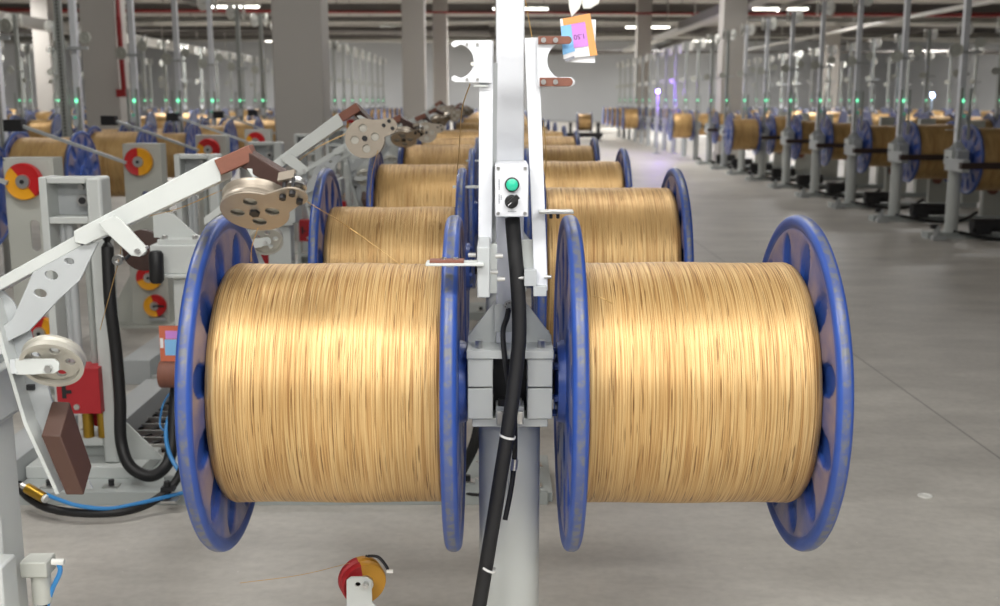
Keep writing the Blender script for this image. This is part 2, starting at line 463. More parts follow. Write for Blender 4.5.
# cable tray running along the right row, high up
t = MB()
t.box(6.45, 6.85, 24, 60, 3.98, 4.02, 'duct'); t.box(6.43, 6.46, 24, 60, 3.98, 4.12, 'duct'); t.box(6.84, 6.87, 24, 60, 3.98, 4.12, 'duct')
t.box(6.40, 6.90, 24, 40, 4.02, 4.28, 'beam')
for y in range(26, 60, 6): t.box(6.63, 6.66, y, y+.03, 4.0, HZ-.01, 'duct')
tag(t.build('cable_tray'), 'long grey cable tray hung above the right-hand row', 'cable tray')
t = MB()
t.box(-15.6, -15.2, 20, 70, 3.9, 4.25, 'duct')
for y in range(22, 70, 6): t.box(-15.42, -15.38, y, y+.04, 4.2, HZ-.01, 'duct')
tag(t.build('cable_tray'), 'dark edged cable tray high above the left rows', 'cable tray')
t = MB(); t.box(15.0, 15.3, 28, 70, 4.5, 4.6, 'duct')
for y in range(30, 70, 6): t.box(15.13, 15.17, y, y+.04, 4.6, HZ-.01, 'duct')
tag(t.build('cable_tray'), 'pale cable tray above the far right rows', 'cable tray')

# ceiling lights: housings with lit tubes and an area lamp each; some are unseen fill lamps added
def ceiling_or_fill_light(x, y, power, label, L=2.4, wd=0.5, z=None, col=(1, 0.98, 0.955)):
    z = HZ-.55 if z is None else z
    r = empty('ceiling_or_fill_light', (x, y, z)); tag(r, label, 'ceiling light', 'ceiling lights')
    h = MB(); h.box(-L/2, L/2, -wd/2, wd/2, 0.03, 0.11, 'white')
    h.box(-L/2+.2, -L/2+.22, -.01, .01, .1, HZ-z, 'dark'); h.box(L/2-.22, L/2-.2, -.01, .01, .1, HZ-z, 'dark')
    h.build('housing', r, loc=(0,0,0))
    MB().cyl((-L/2+.05, 0, 0), (L/2-.05, 0, 0), .03, 'lamp', 10).build('tube', r, loc=(0,0,0))
    ld = bpy.data.lights.new('lamp', 'AREA'); ld.shape = 'RECTANGLE'; ld.size = L; ld.size_y = wd
    ld.energy = power; ld.color = col
    lo = bpy.data.objects.new('lamp_light', ld); COL.objects.link(lo); lo.parent = r; lo.location = (0, 0, -0.06)
    return r
NL = 0
LIGHTS = [(-1.2, -.8, 88, 2.7), (1.2, -.8, 88, 2.7), (-1.0, 1.0, 50, 3.2), (1.0, 1.0, 46, 3.2), (-2.4, 3.6, 40, 3.6), (-2.2, 9.4, 55, 4.2), (.6, 5.4, 26, 3.5),  # low lamps out of view, added to brighten front spools, machines and column
          (.5, 13, 70, 0), (-7.5, 15.5, 70, 0), (-5, 21, 130, 0), (-11, 21, 130, 0), (2.5, 21, 100, 0), (2.5, 28, 300, 0), (11, 27, 160, 0),  # second lamp here is added to brighten the grey left column
          (-9, 31, 420, 0), (0, 34, 420, 0), (10, 35, 420, 0), (19, 35, 420, 0), (-18, 38, 500, 0), (-11, 47, 900, 0), (1, 48, 900, 0),
          (12, 48, 900, 0), (-20, 57, 900, 0), (-5, 60, 1000, 0), (8, 60, 1000, 0), (22, 57, 900, 0), (-14, 74, 950, 0), (0, 74, 950, 0), (14, 74, 950, 0)]
for i, (x, y, pw, z) in enumerate(LIGHTS):
    ceiling_or_fill_light(x, y, pw, 'tube light hung under the hall roof, some added as fill', L=2.4 if not z else 1.5, z=z or None)

# ------------------------------------------------------------------ spool
R_FL = 0.40
AX_Z = 0.903           # spool axis above the floor
def flange_mesh():
    """blue cast flange: rounded rim, thin web with twelve oval pockets, thick hub; axis along x"""
    mb = MB(); k = mb.mi('blue'); bm = mb.bm
    seg = 240
    radii = [0.03, 0.05, 0.07, 0.095, 0.10, 0.12, 0.15, 0.18, 0.20, 0.215, 0.23, 0.245, 0.26, 0.275, 0.29, 0.305, 0.32, 0.335, 0.345, 0.355, 0.362, 0.368, 0.374, 0.380, 0.388, 0.394, 0.398, 0.400]
    def half(r, th):
        if r <= 0.095: return 0.030
        if r >= 0.3679:
            q = min(1, (r-0.3679)/0.012)
            t = 0.011 + 0.007*q*q*(3-2*q)
            if r >= 0.388: t = 0.018*math.sqrt(max(0.0, 1-((r-0.386)/0.0145)**2)) 
            return max(t, 0.004)
        base = 0.0125
        # oval pockets
        a = ((th*12/(2*PI)) % 1.0) - 0.5
        u = a*(2*PI/12)*r/0.036 if r > 0.12 else 9
        v = (r-0.293)/0.062
        q = math.sqrt((u*1.0)**2 + v*v)
        s = max(0.0, min(1.0, (1.12-q)/0.26)); s = s*s*(3-2*s)
        t = base - 0.0105*s
        a2 = ((th*6/(2*PI)+0.25) % 1.0) - 0.5
        u2 = a2*(2*PI/6)*r/0.035; v2 = (r-0.16)/0.042
        q2 = math.sqrt(u2*u2+v2*v2); s2 = max(0.0, min(1.0, (1.15-q2)/0.35)); s2 = s2*s2*(3-2*s2)
        return t - 0.0085*s2
    rings = []
    for side in (1, -1):
        rr = []
        for r in radii:
            rr.append([bm.verts.new((side*half(r, t*2*PI/seg), r*math.cos(t*2*PI/seg), r*math.sin(t*2*PI/seg))) for t in range(seg)])
        rings.append(rr)
    def quad(a, b, c, d):
        f = bm.faces.new((a, b, c, d)); f.material_index = k
    for rr in rings:
        for i in range(len(radii)-1):
            for t in range(seg):
                t2 = (t+1) % seg; quad(rr[i][t], rr[i+1][t], rr[i+1][t2], rr[i][t2])
    for i in (0, len(radii)-1):
        for t in range(seg):
            t2 = (t+1) % seg; quad(rings[0][i][t], rings[0][i][t2], rings[1][i][t2], rings[1][i][t])
    return mb
HALF = 0.272         # flange middle to spool middle
def winding_mesh(rw, full, seed):
    rnd = random.Random(seed)
    mb = MB(); k = mb.mi('winding'); bm = mb.bm
    seg = 128 if full else 32
    W = HALF-0.014
    n = 150 if full else 6
    prof = [(-W, 0.1)]
    for i in range(n+1):
        x = -W + 2*W*i/n
        edge = min(1.0, (W-abs(x))/0.02)
        r = rw - 0.012*(1-edge)**2
        if full: r += rnd.uniform(-0.0003, 0.0003) + 0.0012*math.sin(x*19+seed)
        prof.append((x, r))
    prof.append((W, 0.1))
    mb.lathe(prof, 'winding', (0,0,0), (1,0,0), seg)
    return mb
spool_cache = {}
FLM = None
def make_spool(rw, seed):
    """a spool with flanges, winding, hub and shaft; origin on the ground line of its rim"""
    key = round(rw, 3)
    if key in spool_cache: return copy_tree(spool_cache[key])
    r = empty('wire_spool')
    global FLM
    if FLM is None:
        f1 = flange_mesh().build('flange', r, loc=(-HALF, 0, R_FL)); FLM = f1
    else:
        f1 = FLM.copy(); COL.objects.link(f1); f1.parent = r; f1.location = (-HALF, 0, R_FL)
    f2 = FLM.copy(); COL.objects.link(f2); f2.parent = r; f2.location = (HALF, 0, R_FL)
    winding_mesh(rw, True, seed).build('wire_winding', r, loc=(0, 0, R_FL))
    hb = MB()
    hb.lathe([(-HALF-.036, .0), (-HALF-.036, .052), (-HALF-.03, .062), (HALF+.03, .062), (HALF+.036, .052), (HALF+.036, 0)], 'blue', (0,0,0), (1,0,0), 40)
    for sd in (-1, 1):
        for q in range(6):
            a = q*PI/3+.3
            hb.cyl((sd*(HALF+.026), .075*math.cos(a), .075*math.sin(a)), (sd*(HALF+.040), .075*math.cos(a), .075*math.sin(a)), .009, 'blue', 8)
    hb.build('hub', r, loc=(0, 0, R_FL))
    spool_cache[key] = r
    return r
def flange_low(mb, x):
    mb.lathe([(x-.02, .0), (x-.02, .09), (x-.009, .1), (x-.009, .355), (x-.021, .37), (x-.021, .392), (x-.006, .4), (x+.006, .4),
              (x+.021, .392), (x+.021, .37), (x+.009, .355), (x+.009, .1), (x+.02, .09), (x+.02, 0)], 'blue', seg=40)
low_cache = {}
def make_spool_low(rw):
    key = round(rw, 3)
    if key not in low_cache:
        mb = MB(); flange_low(mb, -HALF); flange_low(mb, HALF)
        W = HALF-.014
        mb.lathe([(-W, .1), (-W, rw-.01), (-W+.015, rw), (W-.015, rw), (W, rw-.01), (W, .1)], 'winding', seg=48)
        o = mb.build('wire_spool', origin=(0, 0, -R_FL)); low_cache[key] = o
        return o
    o = low_cache[key].copy(); COL.objects.link(o); return o

XR = 0.411   # middle of the right spool from the stand middle
# exact places of the front pair
SX = 0.030
# ------------------------------------------------------------------ front payoff stand
Y0 = 2.57
def make_stand(front=True):
    r = empty('payoff_stand', (SX, Y0, 0))
    O = (SX, Y0, 0)
    mb = MB(); mb.cyl((SX, Y0, 0.02), (SX, Y0, 0.82), 0.074, 'white', 48)
    mb.build('column', r, O)
    mb = MB(); mb.box(SX-.14, SX+.14, Y0-.14, Y0+.14, 0, .02, 'white')
    for i in (-1, 1):
        for j in (-1, 1): mb.cyl((SX+i*.11, Y0+j*.11, .02), (SX+i*.11, Y0+j*.11, .045), .014, 'steel', 6)
    mb.build('foot_plate', r, O, bev=.003)
    mb = MB(); mb.box(SX-.088, SX+.088, Y0-.1, Y0+.1, .820, .841, 'white'); mb.build('lower_plate', r, O, bev=.002)
    for sgn in (-1, 1):
        for (z0, z1) in ((.842, .915), (.9185, .985)):
            mb = MB()
            xa, xb = (SX-.098, SX-.040) if sgn < 0 else (SX+.040, SX+.098)
            mb.box(xa, xb, Y0-.11, Y0+.11, z0, z1, 'white'); mb.build('bearing_block', r, O, bev=.002)
    mb = MB(); mb.cyl((SX-.12, Y0, AX_Z), (SX+.12, Y0, AX_Z), .030, 'dark', 32)
    mb.box(SX-.039, SX+.039, Y0-.03, Y0+.08, .83, .984, 'dark')
    mb.build('shaft_housing', r, O)
    mb = MB(); mb.box(SX-.033, SX+.033, Y0-.10, Y0-.04, .826, .868, 'grey')
    mb.box(SX-.030, SX-.012, Y0-.112, Y0-.1, .83, .86, 'steel'); mb.box(SX+.012, SX+.03, Y0-.112, Y0-.1, .83, .86, 'steel')
    mb.cyl((SX-.018, Y0-.085, .865), (SX-.018, Y0-.085, .885), .01, 'dark', 8)
    mb.cyl((SX+.018, Y0-.085, .865), (SX+.018, Y0-.085, .885), .01, 'steel', 8)
    mb.build('clamp', r, O, bev=.001)
    mb = MB(); mb.box(SX-.100, SX+.100, Y0-.115, Y0+.115, .986, 1.006, 'white'); mb.build('upper_plate', r, O, bev=.002)
    for sgn in (-1, 1):
        mb = MB()
        mb.plate([(SX+sgn*.034, 1.006), (SX+sgn*.098, 1.006), (SX+sgn*.098, 1.02), (SX+sgn*.034, 1.105)], [], .012, 'white', Matrix.Translation((0, Y0-.02, 0)), .001)
        mb.build('gusset', r, O)
        for yy in (-.085, .085):
            mb = MB(); mb.cyl((SX+sgn*.072, Y0+yy, 1.006), (SX+sgn*.072, Y0+yy, 1.024), .0095, 'steel', 6); mb.build('bolt', r, O)
    # mast
    mb = MB(); mb.box(SX-.032, SX+.032, Y0-.04, Y0+.04, 1.006, 3.12, 'mast')
    mb.build('mast', r, O, bev=.004)
    mb = MB(); mb.box(SX-.036, SX+.036, Y0-.048, Y0-.041, 1.035, 1.1, 'white'); mb.build('cover_plate', r, O, bev=.001)
    # guide wheels at the mast head
    for sgn in (-1, 1):
        mb = MB(); wheel(mb, (SX+sgn*.10, Y0, 3.02), (1, .35*sgn, 0), .12, .03, 'plastic')
        mb.cyl((SX, Y0, 3.02), (SX+sgn*.10, Y0, 3.02), .012, 'steel', 8)
        mb.build('guide_wheel', r, O)
    return r
def wheel(mb, c, ax, rad, w, m, m2=None, seg=24):
    """grooved pulley solid of revolution"""
    mb.lathe([(-w/2, 0), (-w/2, rad*.30), (-w*.25, rad*.34), (-w*.25, rad*.8), (-w/2, rad*.86), (-w/2, rad), (-w*.28, rad), (0, rad*.86), (w*.28, rad), (w/2, rad),
              (w/2, rad*.86), (w*.25, rad*.8), (w*.25, rad*.34), (w/2, rad*.30), (w/2, 0)], m, c, ax, seg)

stand = make_stand()
tag(stand, 'front grey and white payoff stand carrying the two nearest wire spools', 'stand')
OS = (SX, Y0, 0)
# copy the bare stand for the rows behind before the front one gets its own extras
bare_children = list(kids(stand))

# extras on every full-detail stand (guide rails, forks, control box) are built on the front stand
YF = 2.43            # plane of rails and control box
def rail(name, pa, pb, w, parent, yd=.03, m='mast'):
    a = P(pa[0], pa[1], YF); b = P(pb[0], pb[1], YF)
    mb = MB(); mb.bar(a, b, w, yd, m); return mb.build(name, parent, OS, bev=.0015)
rail('guide_rail', (486.5, 41), (485, 262), .021, stand)
rail('guide_rail', (531.5, 38), (541.0, 290), .025, stand)
# thin inner rail beside the left rail
mb = MB(); mb.bar(P(493, 63, YF+.03), P(491, 250, YF+.03), .008, .02, 'grey'); mb.build('inner_strip', stand, OS)
# C forks. left: opens to the left
def to2(px, py, Y): 
    p = P(px, py, Y); return (p.x, p.z)
def prong_fork(side):
    Yp = YF-.02
    if side < 0:
        pts = [to2(*q, Yp) for q in ((492, 41), (492, 83), (482, 83))] 
        pts = [to2(491.5, 40.5, Yp), to2(491.5, 82.5, Yp)]
        cx, cz = to2(457.0, 61.3, Yp); r = abs(to2(474, 61.3, Yp)[0]-cx)
        # lower prong
        pts += [to2(455, 82, Yp), to2(451.8, 80, Yp), to2(451.8, 77.5, Yp), to2(454.5, 75.8, Yp)]
        a0, a1 = -1.35, 1.35
        pts += [(cx + r*math.cos(a0+(a1-a0)*i/20), cz + r*math.sin(a0+(a1-a0)*i/20)) for i in range(21)]
        pts += [to2(454.5, 47.5, Yp), to2(451.6, 45.5, Yp), to2(451.6, 43, Yp), to2(455, 40.8, Yp)]
    else:
        pts = [to2(537, 38, Yp), to2(538, 87, Yp), to2(571, 86.5, Yp), to2(574, 84, Yp), to2(574.5, 81, Yp), to2(571, 77.5, Yp), to2(560, 77.5, Yp)][::1]
        cx, cz = to2(566.0, 60.5, Yp); r = abs(to2(547, 60.5, Yp)[0]-cx)
        a0, a1 = PI*1.5-.35, PI*.5+.35
        pts += [(cx + r*math.cos(a0+(a1-a0)*i/20), cz + r*math.sin(a0+(a1-a0)*i/20)) for i in range(21)]
        pts += [to2(562, 44, Yp), to2(569, 43.5, Yp), to2(571, 40, Yp), to2(569, 37, Yp)]
    mb = MB(); mb.plate(pts, [], .008, 'mast', Matrix.Translation((0, Yp, 0)), .0008)
    o = mb.build('wire_fork', stand, OS)
    if side < 0:
        for q in ((467, 44.5), (477.5, 44.5), (467, 79.5), (477.5, 79.5)):
            p = P(*q, Yp-.004); MB().cyl(p, p+Vector((0, -.003, 0)), .0032, 'steel', 12).build('screw', o, OS)
        p = P(472.5, 64, Yp-.004); MB().cyl(p, p+Vector((0, -.006, 0)), .004, 'plastic', 12).build('stop_pin', o, OS)
    else:
        for (y0, y1, xa, xb) in ((36.5, 43.8, 538.5, 571.5), (78, 86, 540, 572.5)):
            a = P(xa, (y0+y1)/2, Yp-.008); b = P(xb, (y0+y1)/2, Yp-.008)
            h = (P(xa, y0, Yp).z - P(xa, y1, Yp).z)
            ol = [(a.x, a.z-h/2), (b.x-h/2, b.z-h/2)] + circ(b.x-h/2, b.z, h/2, 8, -PI/2, PI/2) + [(b.x-h/2, b.z+h/2), (a.x, a.z+h/2)]
            mb = MB(); mb.plate(ol, [], .007, 'brown', Matrix.Translation((0, Yp-.008, 0)), .0006)
            pd = mb.build('pad', o, OS); pd['label'] = 'brown laminate pad'
            for xx in (543.5, 555.5):
                p = P(xx, (y0+y1)/2, Yp-.0115); MB().cyl(p, p+Vector((0, -.004, 0)), .0055, 'steel', 16).build('screw', pd, OS)
prong_fork(-1); prong_fork(1)
# small plates under the left fork
mb = MB(); a = P(474, 85, YF); mb.box(a.x, a.x+.03, YF-.02, YF+.02, a.z-.004, a.z, 'white'); mb.box(a.x+.014, a.x+.018, YF-.01, YF, a.z-.02, a.z, 'steel')
mb.build('small_bracket', stand, OS)
# lower left arm with brown pad and its clamp block
a = P(426, 262, 2.255); b = P(484, 262, 2.255)
mb = MB(); mb.box(a.x, b.x, 2.235, 2.285, a.z-.006, a.z, 'white')
arm = mb.build('side_arm', stand, OS, bev=.0015)
mb = MB(); a2 = P(430, 262, 2.255); b2 = P(464, 262, 2.255)
mb.box(a2.x, b2.x, 2.237, 2.268, a.z, a.z+.006, 'brown'); pd = mb.build('pad', arm, OS, bev=.001); pd['label'] = 'brown laminate pad'
for xx in (444, 456): p = P(xx, 260, 2.252); MB().cyl((p.x, p.y, a.z+.005), (p.x, p.y, a.z+.010), .0055, 'steel', 12).build('screw', pd, OS)
a = P(477, 247, 2.25); b = P(490, 298, 2.25)
mb = MB(); mb.box(a.x, b.x, 2.25, YF+.01, b.z, a.z, 'grey'); mb.build('clamp_block', stand, OS, bev=.003)
mb = MB(); a = P(489, 243, YF); b = P(497, 292, YF); mb.box(a.x, b.x, YF-.02, YF+.02, b.z, a.z, 'white')
mb.build('clamp_plate', stand, OS, bev=.001)
for (qx, qy) in ((472, 255), (499, 256), (501, 279), (494, 272)):
    p = P(qx, qy, 2.30); MB().cyl(p+Vector((-.008, 0, 0)), p+Vector((.008, 0, 0)), .005, 'steel', 8).build('bolt', stand, OS)
# right clamp at the foot of the leaning rail
a = P(524, 268, YF); b = P(536, 284, YF)
mb = MB(); mb.box(a.x, b.x, YF-.03, YF+.01, b.z, a.z, 'grey'); mb.build('clamp_block', stand, OS, bev=.001)
mb = MB(); a = P(522, 240, YF+.02); b = P(535, 272, YF+.02); mb.box(a.x, b.x, YF+.01, YF+.03, b.z, a.z, 'white'); mb.build('clamp_plate', stand, OS)
a = P(533, 284, YF); b = P(546, 294, YF)
mb = MB(); mb.box(a.x, b.x, YF-.03, YF+.01, b.z, a.z, 'grey')
for (qx, qy) in ((521, 278), (548, 277)):
    p = P(qx, qy, YF-.02); mb.cyl(p+Vector((-.008, 0, 0)), p+Vector((.008, 0, 0)), .004, 'steel', 8)
mb.build('rail_foot', stand, OS, bev=.001)
# right side arm (thin bar)
a = P(543, 210, YF-.03); b = P(573, 209, YF-.03)
mb = MB(); mb.box(a.x-.01, b.x, YF-.06, YF-.015, a.z-.006, a.z, 'steel')
for xx in (551, 558): p = P(xx, 213, YF-.04); mb.cyl(p, p-Vector((0, 0, .012)), .004, 'dark', 8)
mb.build('side_arm', stand, OS, bev=.001)

# control box
YB = 2.40
p0 = P(495, 217, YB-.035); p1 = P(528.5, 164.5, YB-.035)
BX = (p0.x+p1.x)/2; BZ = (p0.z+p1.z)/2; BW = (p1.x-p0.x); BH = (p1.z-p0.z)
mb = MB(); mb.box(p0.x, p1.x, YB-.035, Y0-.04, p0.z, p1.z, 'mast')
box = mb.build('control_box', stand, OS, bev=.003)
for i in (-1, 1):
    for j in (-1, 1): MB().cyl((BX+i*(BW/2-.007), YB-.035, BZ+j*(BH/2-.008)), (BX+i*(BW/2-.007), YB-.038, BZ+j*(BH/2-.008)), .0038, 'steel', 12).build('screw', box, OS)
bp = P(512, 184.5, YB-.035)
mb = MB(); mb.lathe([(0, .0155), (.008, .0155), (.009, .013), (.006, .0128), (.006, 0)], 'rubber', bp, (0, -1, 0), 32)
rg_ = mb.build('button_ring', box, OS)
mb = MB(); mb.lathe([(.004, .0128), (.0095, .0125), (.0125, .008), (.0132, 0)], 'green', bp, (0, -1, 0), 32)
gb = mb.build('push_button', box, OS); gb['label'] = 'round green push button'
sp = P(511.5, 201.5, YB-.035)
mb = MB(); mb.lathe([(0, .0145), (.008, .0145), (.010, .0125), (.011, 0)], 'rubber', sp, (0, -1, 0), 28)
dv = Vector((math.sin(math.radians(48)), 0, math.cos(math.radians(48))))
mb.bar(sp+Vector((0, -.015, 0))-dv*.012, sp+Vector((0, -.015, 0))+dv*.019, .009, .011, 'rubber', roll=0)
kn = mb.build('selector_switch', box, OS, bev=.001); kn['label'] = 'black selector switch turned to the right'
mb = MB(); mb.bar(sp+Vector((0, -.0213, 0))-dv*.010, sp+Vector((0, -.0213, 0))-dv*.001, .002, .0012, 'whitecard'); mb.build('pointer_mark', kn, OS)
mb = MB()
rr = random.Random(3)
for (x0, y0, hh) in ((498.5, 180, 12), (498.5, 195, 11), (500.6, 196, 5)):
    for j in range(int(hh/1.6)):
        p = P(x0, y0+j*1.6, YB-.0362); mb.box(p.x, p.x+.0028, p.y, p.y+.0004, p.z-.0008, p.z+.0012, 'inkgrey')
for j in range(4):
    p = P(508+j*2.2, 211.5, YB-.0362); mb.box(p.x, p.x+.003, p.y, p.y+.0004, p.z-.001, p.z+.001, 'inkgrey')
lm = mb.build('small_lettering', box, OS)
lm['label'] = 'faint grey lettering beside the button and switch'

# connector in front of the cover plate
p = P(509, 305, Y0-.05)
mb = MB(); mb.cyl(p, p+Vector((0, -.02, 0)), .0115, 'steel', 16); mb.cyl(p+Vector((0, -.02, 0)), p+Vector((0, -.024, 0)), .007, 'grey', 12)
for q in range(8):
    a = q*PI/4; mb.cyl(p+Vector((.009*math.cos(a), -.02, .009*math.sin(a))), p+Vector((.009*math.cos(a), -.023, .009*math.sin(a))), .0014, 'dark', 6)
mb.build('connector_socket', stand, OS)
# ------------------------------------------------------------------ front spools
def place_spool(o, sx, y, side, dz=0.0, rotx=0.0):
    o.location = (sx + side*XR, y, AX_Z-R_FL+dz)
    o.rotation_euler = (0, 0, 0)
sL = make_spool(0.285, 1); place_spool(sL, SX, Y0, -1)
sR = make_spool(0.287, 2); place_spool(sR, SX, Y0, 1)
sR.location.x += .004; sL.location.x += .008
tag(sL, 'gold wire spool with blue flanges at the front, left of the mast', 'spool', 'spools in the centre row')
tag(sR, 'gold wire spool with blue flanges at the front, right of the mast', 'spool', 'spools in the centre row')
sR.rotation_euler = (0, 0, 0)

# ------------------------------------------------------------------ dancer arm (station one)
YA = 2.30
def plate_px(mb, pts, holes, Y, th, m, bev=.001):
    """plate whose outline is measured in the plane at distance Y"""
    mb.plate([to2(x, y, Y) for x, y in pts], [[to2(x, y, Y) for x, y in h] for h in holes], th, m, Matrix.Translation((0, Y, 0)), bev)
def ell(cx, cy, rx, ry, rot=0, n=18):
    return [(cx + rx*math.cos(t)*math.cos(rot) - ry*math.sin(t)*math.sin(rot), cy + rx*math.cos(t)*math.sin(rot) + ry*math.sin(t)*math.cos(rot)) for t in [i*2*PI/n for i in range(n)]]
def spoked_wheel(mb, rad, w, m, nh=4, hr=.2, hd=.52, back=False):
    """wheel in local frame, axis along y, with round openings"""
    holes = [circ(rad*hd*math.cos(q*2*PI/nh), rad*hd*math.sin(q*2*PI/nh), rad*hr, 16) for q in range(nh)]
    mb.plate(circ(0, 0, rad*.93, 48), holes, w*.3, m, Matrix.Identity(4), .0008)
    mb.lathe([(-w*.5, rad*.86), (-w*.5, rad), (-w*.3, rad), (0, rad*.90), (w*.3, rad), (w*.5, rad), (w*.5, rad*.86), (w*.12, rad*.83), (-w*.12, rad*.83), (-w*.5, rad*.86)], m, (0,0,0), (0,1,0), 56)
PIV = P(4, 322, YA)
def dancer_arm(tilt_wheel):
    r = empty('dancer_arm', PIV)
    O = PIV
    # long bar: two lengths, the outer one a thicker sleeve
    mb = MB()
    plate_px(mb, [(-40, 300), (0, 280), (88, 231), (88, 243), (0, 291), (-40, 312)], [], YA+.028, .085, 'white', .0015)
    mb.build('inner_bar', r, O)
    mb = MB()
    plate_px(mb, [(83, 229), (84, 239), (94, 241), (226, 179), (226, 158), (219, 158)], [], YA+.024, .10, 'white', .0015)
    mb.build('outer_bar', r, O)
    # gusset with three openings
    mb = MB()
    plate_px(mb, [(98, 243), (88, 243), (34, 272), (14, 318), (0, 330), (0, 345), (30, 330), (60, 298), (80, 280)],
             [ell(41, 293, 7, 4.6, .25), ell(52, 275, 7.2, 5, .25), ell(70, 261, 5.4, 3.6, .25)], YA-.012, .007, 'grey', .0008)
    mb.build('gusset_plate', r, O)
    # drop leg with its edge flange
    mb = MB()
    plate_px(mb, [(0, 288), (12, 300), (30, 330), (52, 400), (92, 488), (80, 488), (60, 470), (20, 400), (0, 320)], [], YA+.012, .008, 'grey', .0008)
    mb.build('drop_leg', r, O)
    mb = MB()
    pts = [P(-4, 300, YA-.012), P(8, 345, YA-.012), P(30, 420, YA-.012), P(62, 490, YA-.012)]
    for a, b in zip(pts, pts[1:]): mb.bar(a, b, .05, .008, 'white')
    mb.build('leg_flange', r, O)
    # brown counterweight
    mb = MB()
    fr = [P(x, y, YA-.07) for x, y in ((41, 436), (60, 436), (84, 495), (66, 495))]
    bk = [P(x, y, YA+.0) for x, y in ((52, 401), (70, 402), (92, 466), (76, 465))]
    mb.poly(fr+bk, [(0, 1, 2, 3), (7, 6, 5, 4), (0, 4, 5, 1), (1, 5, 6, 2), (2, 6, 7, 3), (3, 7, 4, 0)], 'weight')
    cw = mb.build('counterweight', r, O, bev=.002); cw['label'] = 'brown block counterweight'
    # side pulley on its bracket
    mb = MB()
    spoked_wheel(mb, .064, .028, 'alu_plate', 5, .17, .56)
    wl = mb.build('pulley', r, (0,0,0), loc=P(53, 361, YA-.06)-PIV)
    wl.rotation_euler = (math.radians(33), 0, math.radians(6))
    mb = MB()
    plate_px(mb, [(16, 359), (54, 359), (59, 363), (59, 370), (54, 373), (44, 373), (34, 374), (16, 374)], [], YA-.085, .006, 'white', .0008)
    p = P(49, 368, YA-.09); mb.cyl(p, p+Vector((0, -.008, 0)), .008, 'steel', 6); mb.cyl(p+Vector((0, .0, 0)), p+Vector((0, .05, 0)), .006, 'steel', 10)
    mb.bar(P(18, 366, YA-.085), P(18, 366, YA+.01), .03, .03, 'grey')
    mb.build('pulley_bracket', r, O)
    mb = MB(); p = P(31, 387, YA+.004); mb.box(p.x-.008, p.x+.008, p.y-.006, p.y+.004, p.z-.006, p.z+.006, 'dark'); mb.build('bolt', r, O, bev=.001)
    # link plate hanging under the bar
    mb = MB()
    plate_px(mb, [(100, 223), (114, 216), (120, 219), (145, 246), (146, 251), (140, 256), (132, 255), (106, 231)], [], YA-.045, .008, 'white', .001)
    p = P(138, 251, YA-.049); mb.cyl(p, p+Vector((0, -.006, 0)), .006, 'steel', 10); mb.cyl(p, p+Vector((0, .06, 0)), .004, 'steel', 10)
    mb.bar(P(108, 224, YA-.045), P(108, 224, YA), .02, .02, 'white')
    mb.build('link_plate', r, O)
    # brown end block and dark swing block
    mb = MB()
    mb.bar(P(220, 167, YA-.01), P(254, 152, YA-.01), .045, .033, 'brown'); 
    o = mb.build('stop_block', r, O, bev=.002); o['label'] = 'reddish brown stop block'
    mb = MB()
    if tilt_wheel: a, b, hh = P(243, 156, YA-.01), P(292, 185, YA-.05), .037
    else: a, b, hh = P(247, 152, YA+.01), P(273, 189, YA-.02), .033
    mb.bar(a, b, .03, hh, 'brown_dark')
    o = mb.build('swing_block', r, O, bev=.002); o['label'] = 'dark brown swing block'
    # pulley at the end, in its cheek plate
    if tilt_wheel:
        c = P(256, 203.5, YA-.06); rot = Euler((math.radians(51), math.radians(-2), math.radians(-4)))
    else:
        c = P(256, 212, YA-.06); rot = Euler((math.radians(-3), 0, 0))
    rad = .069 if tilt_wheel else .0725
    mb = MB(); spoked_wheel(mb, rad, .032, 'alu', 4, .23, .52)
    mb.lathe([(-.0125, 0), (-.0125, rad*.80), (-.0095, rad*.80), (-.0095, 0)], 'alu_plate', (0, 0, 0), (0, 1, 0), 40)
    wl = mb.build('end_pulley', r, (0,0,0), loc=c-PIV); wl.rotation_euler = rot
    mb = MB()
    mb.cyl((0, -.022, 0), (0, .02, 0), .008, 'dark', 12); mb.cyl((0, -.027, 0), (0, -.02, 0), .011, 'dark', 6)
    mb.build('axle_bolt', wl, (0,0,0), loc=(0,0,0))
    mb = MB()
    ang = math.radians(24)
    hs = [circ(rad*.52*math.cos(q*PI/2+.0), rad*.52*math.sin(q*PI/2+.0), rad*.215, 14) for q in range(4)]
    rl = .030; cx2 = .090 if tilt_wheel else .095; cz2 = .050 if tilt_wheel else .030
    ol = circ(0, 0, rad*1.0, 26, .75+.28, 2*PI-.28+.2)
    ol += [(cx2+.006, cz2-rl)] + circ(cx2, cz2, rl, 8, -1.0, 1.9)
    mb.plate(ol, hs, .004, 'alu', Matrix.Translation((0, -.019, 0)), .0006)
    for (qx, qz) in ((cx2-.018, cz2+.006), (cx2+.004, cz2+.018), (cx2+.012, cz2-.010)):
        mb.cyl((qx, -.021, qz), (qx, -.030, qz), .0068, 'dark', 10); mb.cyl((qx, .02, qz), (qx, -.02, qz), .004, 'dark', 8)
    mb.build('cheek_plate', wl, (0,0,0), loc=(0,0,0))
    mb = MB(); mb.bar((cx2-.03, .02, cz2+.01), (cx2+.005, .02, cz2+.02), .02, .006, 'alu')
    wheel(mb, (cx2+.006, .008, cz2+.0), (0, 1, 0), .02, .014, 'steel', seg=20)
    mb.build('keeper_roller', wl, (0,0,0), loc=(0,0,0))
    # pale hook plate under the swing block
    mb = MB()
    plate_px(mb, [(248, 169), (254, 169), (268, 180), (271, 184), (266, 186), (258, 184)], [], YA-.03, .01, 'white', .001)
    mb.build('hook_plate', r, O)
    return r
arm1 = dancer_arm(True)
tag(arm1, 'nearest white dancer arm with tilted pulley and two brown end blocks', 'arm', 'dancer arms along the centre row')
